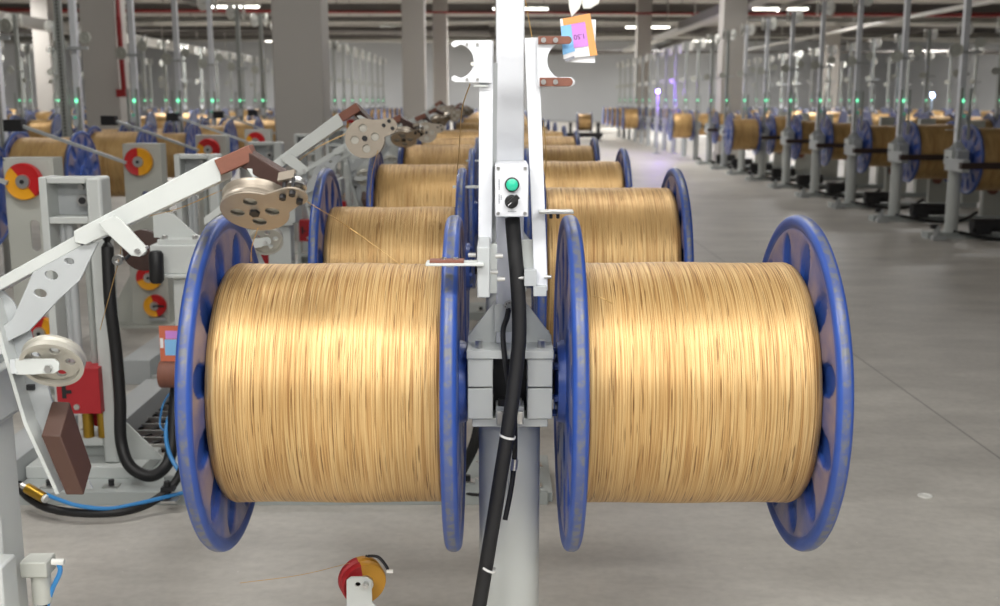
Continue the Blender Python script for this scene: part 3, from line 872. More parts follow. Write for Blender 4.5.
arm2 = dancer_arm(False)
arm2.location = PIV + Vector((.05, ROWH+.02, 0)); arm2.rotation_euler = (0, math.radians(-9.0), 0)
tag(arm2, 'second white dancer arm with upright round pulley beside the third spool', 'arm', 'dancer arms along the centre row')
arm_rots = {2: (arm1, -1.5), 3: (arm2, 0), 4: (arm1, -3), 5: (arm2, -10), 6: (arm2, -4), 7: (arm1, -2), 8: (arm2, -6), 9: (arm1, 0)}
for k, (src, rot) in arm_rots.items():
    a = copy_tree(src); a.location = PIV + Vector((0, ROWH*k, 0)); a.rotation_euler = (0, math.radians(rot), 0)
    tag(a, 'white dancer arm, the %s one back along the centre row' % ORD[k], 'arm', 'dancer arms along the centre row')

# ------------------------------------------------------------------ pivot posts of the arms
def pivot_post(ybase):
    r = empty('pivot_post', (-1.235, ybase, 0)); O = (-1.235, 2.55, 0)
    mb = MB(); mb.box(-1.30, -1.168, 2.50, 2.62, 0.02, .85, 'white'); mb.build('post', r, O, bev=.008)
    mb = MB(); mb.box(-1.37, -1.13, 2.46, 2.66, .85, .965, 'white'); mb.box(-1.355, -1.145, 2.45, 2.67, .835, .85, 'white'); mb.build('head_box', r, O, bev=.004)
    mb = MB(); mb.box(-1.345, -1.16, 2.48, 2.64, .965, .985, 'white')
    for x in (-1.32, -1.2): mb.cyl((x, 2.5, .985), (x, 2.5, 1.0), .012, 'steel', 8)
    mb.plate([(-1.38, .985), (-1.2, .985), (-1.30, 1.08), (-1.38, 1.09)], [], .01, 'white', Matrix.Translation((0, 2.56, 0)), .001)
    mb.build('bearing_bracket', r, O, bev=.001)
    mb = MB(); mb.box(-1.36, -1.1, 2.44, 2.68, 0, .02, 'white'); mb.build('foot_plate', r, O, bev=.002)
    return r
pp0 = pivot_post(2.50)
tag(pp0, 'nearest white square post at the left edge under the dancer arm', 'post', 'pivot posts of the dancer arms')
for k in range(1, 8):
    p = copy_tree(pp0); p.location.y = 2.55 + ROWH*k; p.location.z = .041
    tag(p, 'white pivot post under the %s dancer arm from the front' % ORD[k], 'post', 'pivot posts of the dancer arms')
# clamp jacket and regulator on the nearest post
mb = MB(); mb.box(-1.33, -1.122, 2.39, 2.47, .36, .53, 'white'); mb.box(-1.30, -1.165, 2.378, 2.39, .375, .515, 'grey')
o = mb.build('junction_box', pp0, (-1.235, 2.55, 0), bev=.006); o['label'] = 'white box with a recessed grey lid'
CH.clear()
rg = empty('air_regulator', P(42, 580, 2.50))
O = P(42, 580, 2.50)
mb = MB()
c = P(40, 566, 2.50); mb.box(c.x-.037, c.x+.028, c.y-.03, c.y+.03, c.z-.018, c.z+.022, 'panel'); mb.build('head', rg, O, bev=.004)
c2 = P(41, 590, 2.50); mb = MB(); mb.cyl((c.x, c.y, c.z-.018), (c.x, c.y, c2.z-.03), .023, 'panel', 20); mb.cyl((c.x, c.y, c2.z-.03), (c.x, c.y, c2.z-.045), .014, 'dark', 12)
mb.build('bowl', rg, O)
mb = MB(); f = P(52, 562, 2.50); mb.cyl(f, f+Vector((.03, 0, 0)), .008, 'plastic', 10); mb.build('air_fitting', rg, O)
tag(rg, 'small grey air regulator on the nearest white post', 'regulator')
tag(MB().tube([P(58, 562, 2.5), P(60, 572, 2.5), P(52, 590, 2.5), P(46, 612, 2.5), P(44, 640, 2.5)], .006, 'blue_hose').build('air_hose'), 'short blue hose below the air regulator', 'hose')

# ------------------------------------------------------------------ tension frame of station two and the ones behind
def tension_frame():
    Yf = 4.42
    r = empty('tension_frame', (-1.72, Yf, 0)); O = (-1.72, Yf, 0)
    def b(name, args, m, bev=.003):
        mb = MB(); mb.box(*args, m); return mb.build(name, r, O, bev=bev)
    b('frame_post', (-1.7750, -1.7444, Yf-.06, Yf+.06, .09, 1.27), 'white')
    b('frame_post', (-1.5913, -1.5300, Yf-.06, Yf+.06, .09, 1.27), 'white', .012)
    b('back_sheet', (-1.7444, -1.5913, Yf+.05, Yf+.055, 1.10, 1.26), 'grey', 0)
    b('crossbar', (-1.7444, -1.5913, Yf-.055, Yf+.055, 1.245, 1.268), 'white')
    b('crossbar', (-1.7444, -1.5913, Yf-.055, Yf+.055, 1.085, 1.112), 'white')
    b('crossbar', (-1.7444, -1.5913, Yf-.055, Yf+.055, .165, .20), 'white')
    b('lower_sheet', (-1.7444, -1.5913, Yf+.04, Yf+.045, .09, .17), 'white', 0)
    mb = MB(); mb.cyl((-1.6306, Yf+.05, 1.172), (-1.6306, Yf+.005, 1.172), .026, 'steel', 6); mb.cyl((-1.6306, Yf+.01, 1.172), (-1.6306, Yf-.0, 1.172), .014, 'dark', 16)
    mb.bar((-1.6219, Yf+.02, 1.165), (-1.5913, Yf+.02, 1.16), .012, .012, 'dark')
    mb.cyl((-1.6438, Yf+.05, 1.225), (-1.6438, Yf+.03, 1.225), .012, 'steel', 8)
    mb.build('hex_nut', r, O)
    for (x, rad, m) in ((-1.7138, .013, 'grey'), (-1.6875, .018, 'grey'), (-1.6219, .014, 'post')):
        mb = MB(); mb.cyl((x, Yf, .50), (x, Yf, 1.09), rad, m, 12); mb.build('guide_rod', r, O)
    mb = MB(); mb.box(-1.7488, -1.5737, Yf-.10, Yf+.02, .315, .505, 'redbox'); o = mb.build('weight_block', r, O, bev=.002); o['label'] = 'red painted weight block'
    mb = MB(); mb.box(-1.7269, -1.7094, Yf-.1015, Yf-.10, .38, .45, 'dark'); mb.box(-1.7094, -1.6875, Yf-.1015, Yf-.10, .40, .415, 'dark')
    mb.cyl((-1.6700, Yf-.10, .345), (-1.6700, Yf-.108, .345), .012, 'steel', 12)
    mb.build('block_marking', o, O)
    for x in (-1.6525, -1.5913):
        mb = MB(); mb.cyl((x, Yf-.04, .20), (x, Yf-.04, .315), .022, 'brass', 16); q = mb.build('brass_rod', r, O)
    mb = MB(); mb.cyl((-1.6219, Yf+.0, .27), (-1.6219, Yf+.03, .27), .04, 'redbox', 20); mb.build('rear_roller', r, O)
    mb = MB()
    mb.plate([(-1.53, .09), (-1.36, .09), (-1.53, .27)], [], .01, 'white', Matrix.Translation((0, Yf, 0)), .001); mb.build('gusset', r, O)
    # welded floor beams
    b('floor_beam', (-1.93, .20, Yf-.30, Yf-.27, 0, .055), 'teal', .002)
    b('floor_beam', (-1.93, .22, Yf-.27, Yf+.20, 0, .04), 'teal', .002)
    b('cross_beam', (-1.90, -1.42, Yf-.10, Yf+.16, .04, .09), 'white', .003)
    b('side_beam', (-1.86, -1.72, Yf+.2, Yf+1.25, 0, .115), 'grey', .003)
    b('side_beam', (-2.10, -1.94, Yf-.28, Yf+.5, 0, .14), 'grey', .003)
    for (x, y) in ((.15, -.2), (.16, .05), (-.12, -.15), (-1.55, -.2), (-.25, -.2), (-1.8, -.2), (.11, .12)):
        mb = MB(); mb.cyl((x, Yf+y, .04), (x, Yf+y, .07), .012, 'dark', 8)
        mb.box(x-.03, x+.03, Yf+y-.025, Yf+y+.025, .04, .047, 'steel')
        mb.build('anchor_bolt', r, O)
    for c in bpy.data.objects:
        if c.parent == r and c.name.split('.')[0] not in ('floor_beam', 'side_beam', 'anchor_bolt'): c.location.x -= .035
    return r
tf = tension_frame()
tag(tf, 'open white tension frame with a red weight block and brass rods', 'frame', 'tension frames along the centre row')
tframes = [tf]
for k in range(1, 9):
    c = copy_tree(tf); c.location.y = 4.42 + ROWH*k
    tag(c, 'white tension frame, the %s one back along the left of the centre row' % ORD[k], 'frame', 'tension frames along the centre row')
# ------------------------------------------------------------------ slotted guide panels with two-colour pulleys
def twotone(mb, c, rad, a0, w=.03, m1='red', m2='yellow', split=PI):
    """wheel facing the camera (axis y): half red, half yellow, steel hub"""
    c = Vector(c)
    n = 40
    def half(a0, a1, m, k):
        prof = [(-w/2, rad*.30), (-w/2-.002, rad*.82), (-w/2-.006, rad*.95), (-w/2, rad), (-w*.2, rad), (0, rad*.88), (w*.2, rad), (w/2, rad), (w/2, rad*.3)]
        vs = []
        for (a, r) in prof:
            for i in range(k+1):
                th = a0+(a1-a0)*i/k
                vs.append(c + Vector((r*math.cos(th), a, r*math.sin(th))))
        fs = [(i*(k+1)+t, (i+1)*(k+1)+t, (i+1)*(k+1)+t+1, i*(k+1)+t+1) for i in range(len(prof)-1) for t in range(k)]
        mb.poly(vs, fs, m)
    k1 = max(6, int(n*split/(2*PI)))
    half(a0, a0+split, m1, k1); half(a0+split, a0+2*PI, m2, n-k1)
    mb.lathe([(-w/2-.012, 0), (-w/2-.012, rad*.36), (-w/2-.002, rad*.40), (w/2, rad*.4), (w/2, 0)], 'steel', c, (0, 1, 0), 24)
    mb.cyl(c+Vector((0, -w/2-.012, 0)), c+Vector((0, -w/2-.018, 0)), rad*.12, 'dark', 8)
XP = -2.42; YPN = 5.75
def guide_panel(a_top, a_mid, a_low):
    r = empty('guide_panel', (XP, YPN, 0)); O = (XP, YPN, 0)
    mb = MB()
    ol = rrect(XP-.13, 0.02, XP+.10, 1.26, .012)
    mb.plate(ol, [slot(XP-.0, .87, .05, .17), slot(XP+.02, .60, .04, .14)], .012, 'panel', Matrix.Translation((0, YPN, 0)), .001)
    mb.box(XP-.14, XP-.13, YPN-.005, YPN+.12, .02, 1.27, 'panel'); mb.box(XP+.10, XP+.12, YPN-.005, YPN+.12, .02, 1.26, 'panel')
    mb.box(XP-.14, XP+.12, YPN-.005, YPN+.12, 1.26, 1.275, 'panel')
    mb.build('panel_sheet', r, O)
    for (x, z, rad, a) in ((XP-.025, 1.155, .095, a_top), (XP-.0, .355, .088, a_mid), (XP+.03, .155, .078, a_low)):
        mb = MB(); twotone(mb, (x, YPN-.035, z), rad, a); q = mb.build('pulley', r, O); q['label'] = 'half red, half yellow pulley'
    mb = MB(); mb.bar((XP-.10, YPN-.06, 1.15), (XP-.80, YPN-.06, 1.40), .03, .02, 'grey'); mb.box(XP-.90, XP-.78, YPN-.10, YPN-.02, 1.36, 1.44, 'dark')
    mb.build('swing_rod', r, O)
    mb = MB(); mb.bar((XP+.1, YPN-.06, .155), (XP+.03, YPN-.06, .16), .012, .012, 'dark'); mb.build('latch_lever', r, O)
    mb = MB(); mb.plate([(XP-.12, .02), (XP-.12, .42), (XP-.36, .02)], [], .01, 'panel', Matrix.Translation((0, YPN+.05, 0)), .001)
    mb.build('gusset', r, O)
    mb = MB(); mb.box(XP-.38, XP+.35, YPN-.06, YPN+.14, 0, .02, 'panel'); mb.build('foot_plate', r, O, bev=.002)
    mb = MB(); mb.box(XP-.02, XP+.1, YPN-.04, YPN-.01, .05, .07, 'grey'); mb.build('stop_bar', r, O)
    return r
angs = [(-.9, 1.2, -1.6), (PI/2, .3, -1.3), (-.6, .6, 1.5), (-.75, 1, 1), (0.2, 1, 1), (PI/2, 1, 1), (-1, 1, 1), (0, 1, 1)]
for k, (a, b, c_) in enumerate(angs):
    g = guide_panel(a, b, c_) if k < 4 else copy_tree(g)
    g.location.y = YPN + ROWH*k
    tag(g, ('slotted grey panel carrying three red and yellow pulleys, nearest of its line' if k == 0 else 'slotted grey panel with red and yellow pulleys, %s in its line' % ORD[k]), 'guide panel', 'slotted guide panels')
    CH.clear()

# pinned low two-colour pulley at the bottom of the picture
fp = empty('floor_pulley', P(361, 620, 2.62)); O = P(361, 620, 2.62)
c = P(362, 580, 2.62)
mb = MB(); twotone(mb, (0, 0, 0), .058, 1.75, .036, 'redbox', 'mustard', 2.6)
w_ = mb.build('pulley', fp, (0,0,0), loc=c-O); w_.rotation_euler = (math.radians(6), 0, math.radians(24)); w_['label'] = 'worn pulley, part red and part mustard yellow'
mb = MB(); plate_px(mb, [(347, 640), (347, 580), (351, 577), (367, 577), (371, 580), (372, 602), (378, 608), (378, 640)], [ell(358, 584, 3, 2.5)], 2.56, .006, 'white', .0008)
mb.build('bracket', fp, O)
mb = MB(); p = P(366, 584, 2.555); mb.cyl(p, p+Vector((0, -.014, 0)), .008, 'steel', 6); mb.cyl(p+Vector((0, -.014, 0)), p+Vector((0, -.022, 0)), .005, 'steel', 10)
p = P(358, 584, 2.58); mb.cyl(p, p+Vector((0, .06, 0)), .007, 'dark', 8); mb.build('axle_nut', fp, O)
mb = MB(); mb.tube([P(366, 556, 2.60), P(378, 557, 2.59), P(386, 566, 2.58), P(389, 573, 2.57)], .004, 'dark'); p = P(389, 571, 2.57); mb.box(p.x-.006, p.x+.01, p.y-.004, p.y+.004, p.z-.004, p.z+.003, 'plastic')
mb.build('wire_guard', fp, O)
z0 = P(361, 640, 2.6).z
mb = MB(); mb.box(O.x-.05, O.x+.05, 2.52, 2.70, 0.0, z0+.02, 'white'); mb.build('pedestal', fp, O, bev=.004)
tag(fp, 'low red and mustard pulley on a white bracket before the front stand', 'pulley')

# ------------------------------------------------------------------ hoses and cables
def cable(name, pts, r, m, label, cat, **kw):
    return tag(MB().tube(pts, r, m, **kw).build(name), label, cat)
mb = MB()
pts = [P(512, 214, 2.44), P(514, 240, 2.43), P(518, 290, 2.42), P(519, 340, 2.41), P(513, 395, 2.40), P(508, 430, 2.39), P(500, 480, 2.385), P(492, 530, 2.38), P(482, 590, 2.37), P(472, 650, 2.36)]
cb = empty('power_cable', pts[-1]); O = pts[-1]
mb = MB(); mb.tube(pts, .0165, 'hose', seg=20); mb.build('sleeve', cb, O)
for (i, px, py, yy) in ((0, 507.5, 436, 2.39), (1, 488.5, 568, 2.372)):
    p = P(px, py, yy); q = P(px-1.6 if i == 0 else px-3, py+6, yy); ax = (q-p).normalized()
    mb = MB(); mb.lathe([(-.0025, .0166), (-.0025, .0188), (.0025, .0188), (.0025, .0166)], 'tie', p, ax, 24)
    t_ = mb.build('cable_tie', cb, O); t_['label'] = 'white cable tie'
tag(cb, 'thick black cable sleeve running down from the control box', 'cable')
cable('sensor_cable', [P(509, 308, Y0-.075), P(507, 318, Y0-.08), P(503, 332, Y0-.09), P(505, 360, Y0-.125), P(509, 385, Y0-.13), P(514, 410, Y0-.13), P(515, 440, Y0-.12), P(514, 466, Y0-.10), P(511, 490, Y0-.12), P(505, 520, Y0-.15)], .0062, 'rubber', 'thin black sensor cable hanging beside the thick sleeve', 'cable')
p = P(515, 464, Y0-.105)
tag(MB().cyl(p+Vector((0, 0, .012)), p-Vector((0.003, 0, .014)), .008, 'steel', 12).build('cable_coupling'), 'small metal coupling on the thin sensor cable', 'coupling')
# black hose down the tension frame, looping under it
cable('cable_hose', [P(107, 236, 4.3), P(110, 300, 4.28), P(116, 350, 4.28), P(120, 400, 4.26), P(121, 440, 4.24), P(130, 466, 4.2), P(150, 476, 4.2), P(166, 466, 4.25), P(172, 445, 4.3), P(174, 410, 4.35), P(178, 370, 4.4)], .024, 'rubber', 'black hose looping down beside the open tension frame', 'hose', seg=12)
cable('cable_hose', [P(18, 484, 4.05), P(28, 497, 4.0), P(48, 508, 3.95), P(80, 513, 3.93), P(120, 512, 3.95), P(150, 503, 4.02), P(172, 486, 4.08), P(183, 466, 4.12), P(188, 440, 4.2), P(190, 400, 4.3)], .016, 'rubber', 'black hose lying in a shallow curve on the floor', 'hose', seg=12)
cable('air_hose', [P(26, 487, 4.0), P(45, 494, 3.97), P(60, 500, 3.93), P(80, 506, 3.92), P(110, 508.5, 3.94), P(140, 503, 3.99), P(165, 497, 4.04), P(186, 492, 4.1)], .008, 'blue_hose', 'bright blue air hose lying along the black floor hose', 'hose')
cable('air_hose', [P(179, 408, 4.4), P(170, 415, 4.35), P(166, 435, 4.3), P(170, 455, 4.25), P(180, 472, 4.2), P(190, 480, 4.2)], .009, 'blue_hose', 'pale blue air hose looped beside the left spool flange', 'hose')
cable('air_hose', [P(172, 390, 4.4), P(163, 405, 4.38), P(160, 425, 4.36), P(166, 432, 4.33)], .004, 'blue_hose', 'thin blue hose hanging from the brown roller', 'hose')
a, b = P(27, 488, 3.98), P(44, 498, 3.95)
mb = MB(); mb.cyl(a, b, .02, 'brass', 14); mb.cyl(a, a+(a-b)*.3, .012, 'steel', 10); mb.cyl(b, b+(b-a)*.15, .016, 'plastic', 10)
tag(mb.build('hose_fitting'), 'brass hose fitting on the floor by the nearest post', 'fitting')
p = P(170, 492, 4.06); mb = MB(); mb.box(p.x-.03, p.x+.03, p.y-.03, p.y+.03, .04, .05, 'steel'); mb.cyl((p.x-.01, p.y, .05), (p.x-.01, p.y, .12), .012, 'dark', 10); mb.box(p.x-.03, p.x+.02, p.y-.02, p.y+.02, .085, .10, 'dark')
tag(mb.build('hose_clamp'), 'dark clamp holding the floor hose near the left flange', 'clamp')
cable('cable_hose', [P(446, 505, 4.3), P(462, 470, 4.25), P(474, 445, 4.2), P(480, 420, 4.2)], .022, 'rubber', 'black hose behind the left of the front column', 'hose', seg=10)
cable('sensor_cable', [P(440, 478, 4.2), P(455, 490, 4.15), P(470, 494, 4.12), P(482, 495, 4.12)], .006, 'rubber', 'thin black cable on the floor beam behind the column', 'cable')

# checker grate between the frames
g = MB()
g.box(-2.0, -1.25, 4.78, 5.72, 0, .012, 'bar')
for i in range(9):
    y = 4.80 + i*.108; g.box(-2.0, -1.25, y, y+.014, .012, .03, 'steel')
    for j in range(10):
        x = -1.98 + j*.074; g.bar((x, y+.02, .018), (x+.05, y+.095, .018), .016, .008, 'dark')
tag(g.build('floor_grate'), 'dark ribbed floor grate between the tension frames', 'grate')

# roller and label by the second pivot post
p = P(171, 374, 4.30)
mb = MB(); mb.cyl(p+Vector((-.04, 0, 0)), p+Vector((.06, 0, 0)), .055, 'brown', 24)
tag(mb.build('brown_roller'), 'reddish brown roller left of the front spool flange', 'roller')
p = P(171, 343, 4.28)
mb = MB(); mb.box(p.x-.045, p.x+.045, p.y-.001, p.y+.001, p.z-.075, p.z+.070, 'orangedeep')
mb.box(p.x-.025, p.x+.045, p.y-.002, p.y-.001, p.z-.05, p.z+.015, 'bluecard'); mb.box(p.x-.02, p.x+.045, p.y-.002, p.y-.001, p.z+.018, p.z+.05, 'pinkcard')
mb.box(p.x-.043, p.x-.03, p.y-.002, p.y-.001, p.z-.02, p.z+.02, 'whitecard')
tag(mb.build('route_card'), 'orange card with a blue panel above the brown roller', 'card')

p = P(156, 251, 4.25); q = P(157, 283, 4.25)
mb = MB(); mb.lathe([(0, 0), (0, .02), (.012, .028), ((q-p).length-.012, .028), ((q-p).length, .02), ((q-p).length, 0)], 'rubber', p, q-p, 20)
tag(mb.build('idler_roller'), 'upright black idler roller beside the white shelf box', 'roller')
p = P(144, 250, 4.5)
mb = MB(); mb.lathe([(-.02, 0), (-.02, .05), (-.015, .085), (.015, .085), (.02, .05), (.02, 0)], 'brown_dark', p, (0, 1, 0), 28); mb.cyl(p-Vector((0, .03, 0)), p, .02, 'steel', 12)
tag(mb.build('idler_roller'), 'dark brown disc roller behind the hanging link plate', 'roller')
# ------------------------------------------------------------------ cards at the upper right fork
YC = 2.428
cd = empty('route_card', P(580, 38, YC)); O = P(580, 38, YC)
def cardquad(name, pts, Y, m, parent, th=.0006):
    mb = MB(); mb.plate([to2(x, y, Y) for x, y in pts], [], th, m, Matrix.Translation((0, Y, 0)), 0)
    return mb.build(name, parent, O)
back = cardquad('back_sheet', [(574, 19), (596, 19.5), (595, 63), (565, 62)], YC+.006, 'whitecard', cd)
cardquad('front_sheet', [(560, 19), (590, 13.3), (597.5, 55), (563.5, 59)], YC, 'whitecard', cd)
cardquad('orange_band', [(562.5, 18.5), (590, 13.3), (597.5, 55), (590, 56), (584.8, 21.6), (563.5, 25.5)], YC-.001, 'orangecard', cd)
cardquad('blue_block', [(560.8, 26), (572, 24.5), (575, 51), (562.8, 55)], YC-.001, 'bluecard', cd)
pq = cardquad('purple_block', [(571, 24.2), (585, 22), (588.5, 46), (574, 48)], YC-.0016, 'pinkcard', cd)
cardquad('grey_strip', [(564.5, 59), (574, 56), (575, 58.5), (566, 61.5)], YC-.001, 'inkgrey', cd)
fc = bpy.data.curves.new('number', 'FONT'); fc.body = '1.50'; fc.size = .0145; fc.extrude = .0002; fc.align_x = 'CENTER'; fc.align_y = 'CENTER'
fo = bpy.data.objects.new('number_tmp', fc)
me = bpy.data.meshes.new_from_object(fo); bpy.data.objects.remove(fo)
me.materials.clear(); me.materials.append(M['ink'])
nm = bpy.data.objects.new('printed_number', me); COL.objects.link(nm); nm.parent = cd
q = P(579.5, 36.5, YC-.002) - O
nm.location = q; nm.rotation_euler = (PI/2, math.radians(180-8), 0); nm['label'] = 'number 1.50 printed upside down'
tag(cd, 'orange, blue and purple route card tucked behind the upper brown pad', 'card')
# white leaf shaped clip above the card
cl = empty('card_clip', P(583, 5, YC)); O = P(583, 5, YC)
for nm_, pts, yy in (('blade', [(568, -12), (580, -14), (581.5, 0), (579, 8), (572, 15.5), (570, 8)], YC-.004), ('blade', [(582, -14), (597, -14), (600, -4), (598, 3), (590, 8), (584, 8), (581.5, 2)], YC+.003)):
    mb = MB(); mb.plate([to2(x, y, yy) for x, y in pts], [], .006, 'plastic', Matrix.Translation((0, yy, 0)), .002); mb.build(nm_, cl, O)
mb = MB(); p = P(583, -12, YC); mb.tube([p, p+Vector((0, .1, .12)), (SX+.03, Y0, p.z+.2)], .006, 'steel'); mb.build('hanger_rod', cl, O)
tag(cl, 'white leaf shaped clip hanging just above the route card', 'clip')

# ------------------------------------------------------------------ single wires
def wire(pts, label, r=.0010, sub=6):
    return tag(MB().tube(pts, r, 'wiremat', seg=6, sub=sub).build('wire_strand'), label, 'wire')
wire([P(524, -8, 2.43), P(528.5, 18, 2.43), P(532.5, 40, 2.43)], 'gold wire strand dropping onto the top of the leaning guide rail')
wire([P(470, 84, 2.5), P(462, 110, 2.6), P(459, 150, 2.9), P(457, 175, 3.1)], 'gold wire strand hanging below the left fork', .0013)
wire([P(543, 120, 3.2), P(546, 150, 3.2), P(545, 180, 3.3), P(540, 205, 3.4)], 'gold wire strand curving right of the leaning guide rail', .0014)
wire([P(306, 201, 2.22), P(350, 228, 2.5), P(405, 268, 2.35)], 'wire strand crossing from the tilted pulley over the left spools', .0009)
wire([P(222, 190, 2.28), P(180, 208, 2.32), P(128, 225, 2.36), P(119, 260, 2.45), P(100, 330, 2.6)], 'pale wire strand running under the nearest dancer arm', .0009)
wire([P(352, 131, 4.1), P(320, 146, 4.12), P(300, 160, 4.15), P(292, 172, 4.2)], 'pale wire strand running under the second dancer arm', .0014)
wire([P(258, 228, 2.25), P(252, 246, 2.3), P(251, 262, 2.35)], 'short wire strand below the tilted pulley')
wire([P(378, 150, 4.05), P(372, 175, 4.1), P(370, 205, 4.2)], 'wire strand dropping from the upright round pulley', .0014)
wire([P(592, 296, 2.29), P(602, 298, 2.26), P(613, 304, 2.262)], 'loose dark wire end on the right front spool', .0010)
wire([P(350, 563, 2.6), P(300, 575, 2.5), P(240, 583, 2.4)], 'thin wire strand leading left from the low pulley', .0007)
for i, (x, y) in enumerate(((118, 260),)):
    e = empty('wire_eyelet', P(x, y, 2.42)); p = P(x, y, 2.42)
    mb = MB(); mb.lathe([(-.006, .005), (-.006, .012), (.006, .012), (.006, .005), (-.006, .005)], 'steel', (0,0,0), (0,1,0), 20); mb.build('ring', e, (0,0,0), loc=(0,0,0))
    mb = MB(); mb.cyl((.012, .01, 0), (.04, .03, .03), .004, 'dark', 8); mb.build('stem', e, (0,0,0), loc=(0,0,0))
    tag(e, 'small steel wire eyelet under the nearest dancer arm', 'eyelet')

# ------------------------------------------------------------------ rows behind
def full_stand_template():
    """the bare stand plus simple rails, forks and indicator, for the nearer copies"""
    r = empty('payoff_stand', (SX, Y0, 0))
    for c in bare_children:
        d = c.copy(); COL.objects.link(d); d.parent = r
        if d.name.startswith('column') or d.name.startswith('mast'): pass
    O = OS
    for x in (SX-.05, SX+.056):
        mb = MB(); mb.box(x-.011, x+.011, Y0-.15, Y0-.12, 1.13, 1.70, 'post'); mb.build('guide_rail', r, O)
    mb = MB(); mb.box(SX-.034, SX+.034, Y0-.12, Y0-.04, 1.30, 1.42, 'mast'); b_ = mb.build('control_box', r, O, bev=.003)
    mb = MB(); mb.cyl((SX, Y0-.12, 1.39), (SX, Y0-.132, 1.39), .014, 'green', 16); mb.build('push_button', b_, O)
    mb = MB(); mb.cyl((SX, Y0-.045, 1.56), (SX, Y0-.07, 1.56), .018, 'greenlamp', 12); q = mb.build('indicator_lamp', r, O); q['label'] = 'lit green indicator lamp'
    mb = MB(); mb.box(SX-.20, SX-.05, Y0-.18, Y0-.13, 1.236, 1.243, 'white'); mb.build('side_arm', r, O)
    mb = MB(); mb.box(SX-.10, SX+.16, Y0-.09, Y0-.06, 2.08, 2.11, 'grey')
    wheel(mb, (SX-.12, Y0-.075, 2.12), (.3, 1, 0), .075, .03, 'panel', seg=20); wheel(mb, (SX+.14, Y0-.075, 2.2), (.3, 1, 0), .06, .03, 'panel', seg=20)
    mb.build('guide_arm', r, O)
    return r
FST = full_stand_template()
def low_stand_mesh(heads=True):
    mb = MB()
    mb.cyl((0, 0, 0), (0, 0, .80), .074, 'grey', 16)
    mb.box(-.15, .15, -.15, .15, 0, .02, 'white')
    mb.box(-.10, .10, -.11, .11, .80, 1.006, 'grey')
    mb.cyl((-.15, 0, AX_Z), (.15, 0, AX_Z), .05, 'dark', 12)
    mb.box(-.032, .032, -.04, .04, 1.0, 3.12, 'post')  # mast's dimness in the far rows is put into this grey
    for x in (-.05, .056): mb.box(x-.011, x+.011, -.15, -.12, 1.13, 1.70, 'post')
    mb.box(-.034, .034, -.12, -.04, 1.3, 1.42, 'mast')
    mb.cyl((0, -.045, 1.56), (0, -.07, 1.56), .016, 'greenlamp', 8)
    if heads:
        mb.box(-.10, .16, -.09, -.06, 2.08, 2.11, 'grey')
        wheel(mb, (-.12, -.075, 2.12), (.3, 1, 0), .075, .03, 'panel', seg=14)
    for sg in ((-1, 1) if heads else ()):
        wheel(mb, (sg*.11, 0, 3.02), (1, .35*sg, 0), .12, .03, 'plastic', seg=16)
        mb.cyl((0, 0, 3.02), (sg*.11, 0, 3.02), .012, 'steel', 6)
    return mb
LST = {}
def low_stand(heads=True):
    if heads not in LST: LST[heads] = low_stand_mesh(heads).build('payoff_stand'); return LST[heads]
    o = LST[heads].copy(); COL.objects.link(o); return o
first_full = True
plain = []
def station(sx, y, row, k, side_spools=(-1, 1), detail=True, rws=None, wlist=(.243, .26, .285, .30, .32, .34)):
    global first_full
    rn = random.Random(int(sx*100)*31 + k)
    near = detail
    if near:
        if first_full and row != 'centre row': s = FST; first_full = False
        else: s = copy_tree(FST)
        if row == 'centre row' and k > 1: pass
        s.location = (sx, y, 0)
        if row == 'centre row':
            plain.append(s)
    else:
        s = low_stand(row != 'centre row'); s.location = (sx, y, 0)
    if near: tag(s, 'payoff stand %s back in the %s' % (ORD[k], row), 'stand', 'payoff stands in the ' + row)
    else: tag(s, 'distant thin white payoff stand in the ' + row, 'stand', 'distant payoff stands in the ' + row)
    for i, sd in enumerate(side_spools):
        rw = rws[i] if rws else rn.choice(wlist)
        if near:
            sp = make_spool(rw, 5); place_spool(sp, sx, y, sd)
            if row == 'centre row' and sd < 0: sp.location.x -= .03
            sp.rotation_euler = (0, 0, 0)
        else:
            sp = make_spool_low(rw)
            sp.location = (sx+sd*XR, y, AX_Z-R_FL)
        if k < 10 and y < 30: tag(sp, 'gold wire spool, %s side of the %s stand in the %s' % ('left' if sd < 0 else 'right', ORD[k], row), 'spool', 'spools in the ' + row)
        else: tag(sp, 'small distant gold wire spool in the ' + row, 'spool', 'distant spools in the ' + row)
# centre row
crw = {1: (.243, .32), 2: (.308, .325), 3: (.345, .34), 4: (.33, .345), 5: (.345, .34)}
for k in range(1, 19):
    station(SX, Y0+ROWH*k, 'centre row', k, detail=k < 8, rws=crw.get(k))
for st in plain:
    if st is FST: continue
    for c in [c for c in bpy.data.objects if c.parent == st and c.name.split('.')[0] in ('guide_wheel', 'guide_arm', 'indicator_lamp')]:
        bpy.data.objects.remove(c)
CH.clear()
# left rows
for k in range(20):
    station(-4.37, 8.0+ROWH*k, 'first row to the left', k, detail=k < 6, wlist=(.27, .30, .32, .34, .35))
for k in range(16):
    station(-8.9, 15.4+ROWH*k, 'second row to the left', k, detail=False)
for k in range(12):
    station(-13.3, 24.6+ROWH*k, 'third row to the left', k, detail=False)
for k in range(10):
    station(-17.8, 33+ROWH*k, 'fourth row to the left', k, detail=False)
# right rows
for k in range(20):
    y = 12.65+ROWH*k
    sides = (1,)
    if k == 5: sides = (-1, 1)
    if k == 9: sides = (-1,)
    if k > 14: sides = (-1, 1)
    station(5.25, y, 'first row to the right', k, side_spools=sides, detail=k < 7, wlist=(.30, .32, .34, .355))
for k in range(16):
    station(9.75, 19.9+ROWH*k, 'second row to the right', k, detail=False)
for k in range(12):
    station(14.3, 28+ROWH*k, 'third row to the right', k, detail=False)
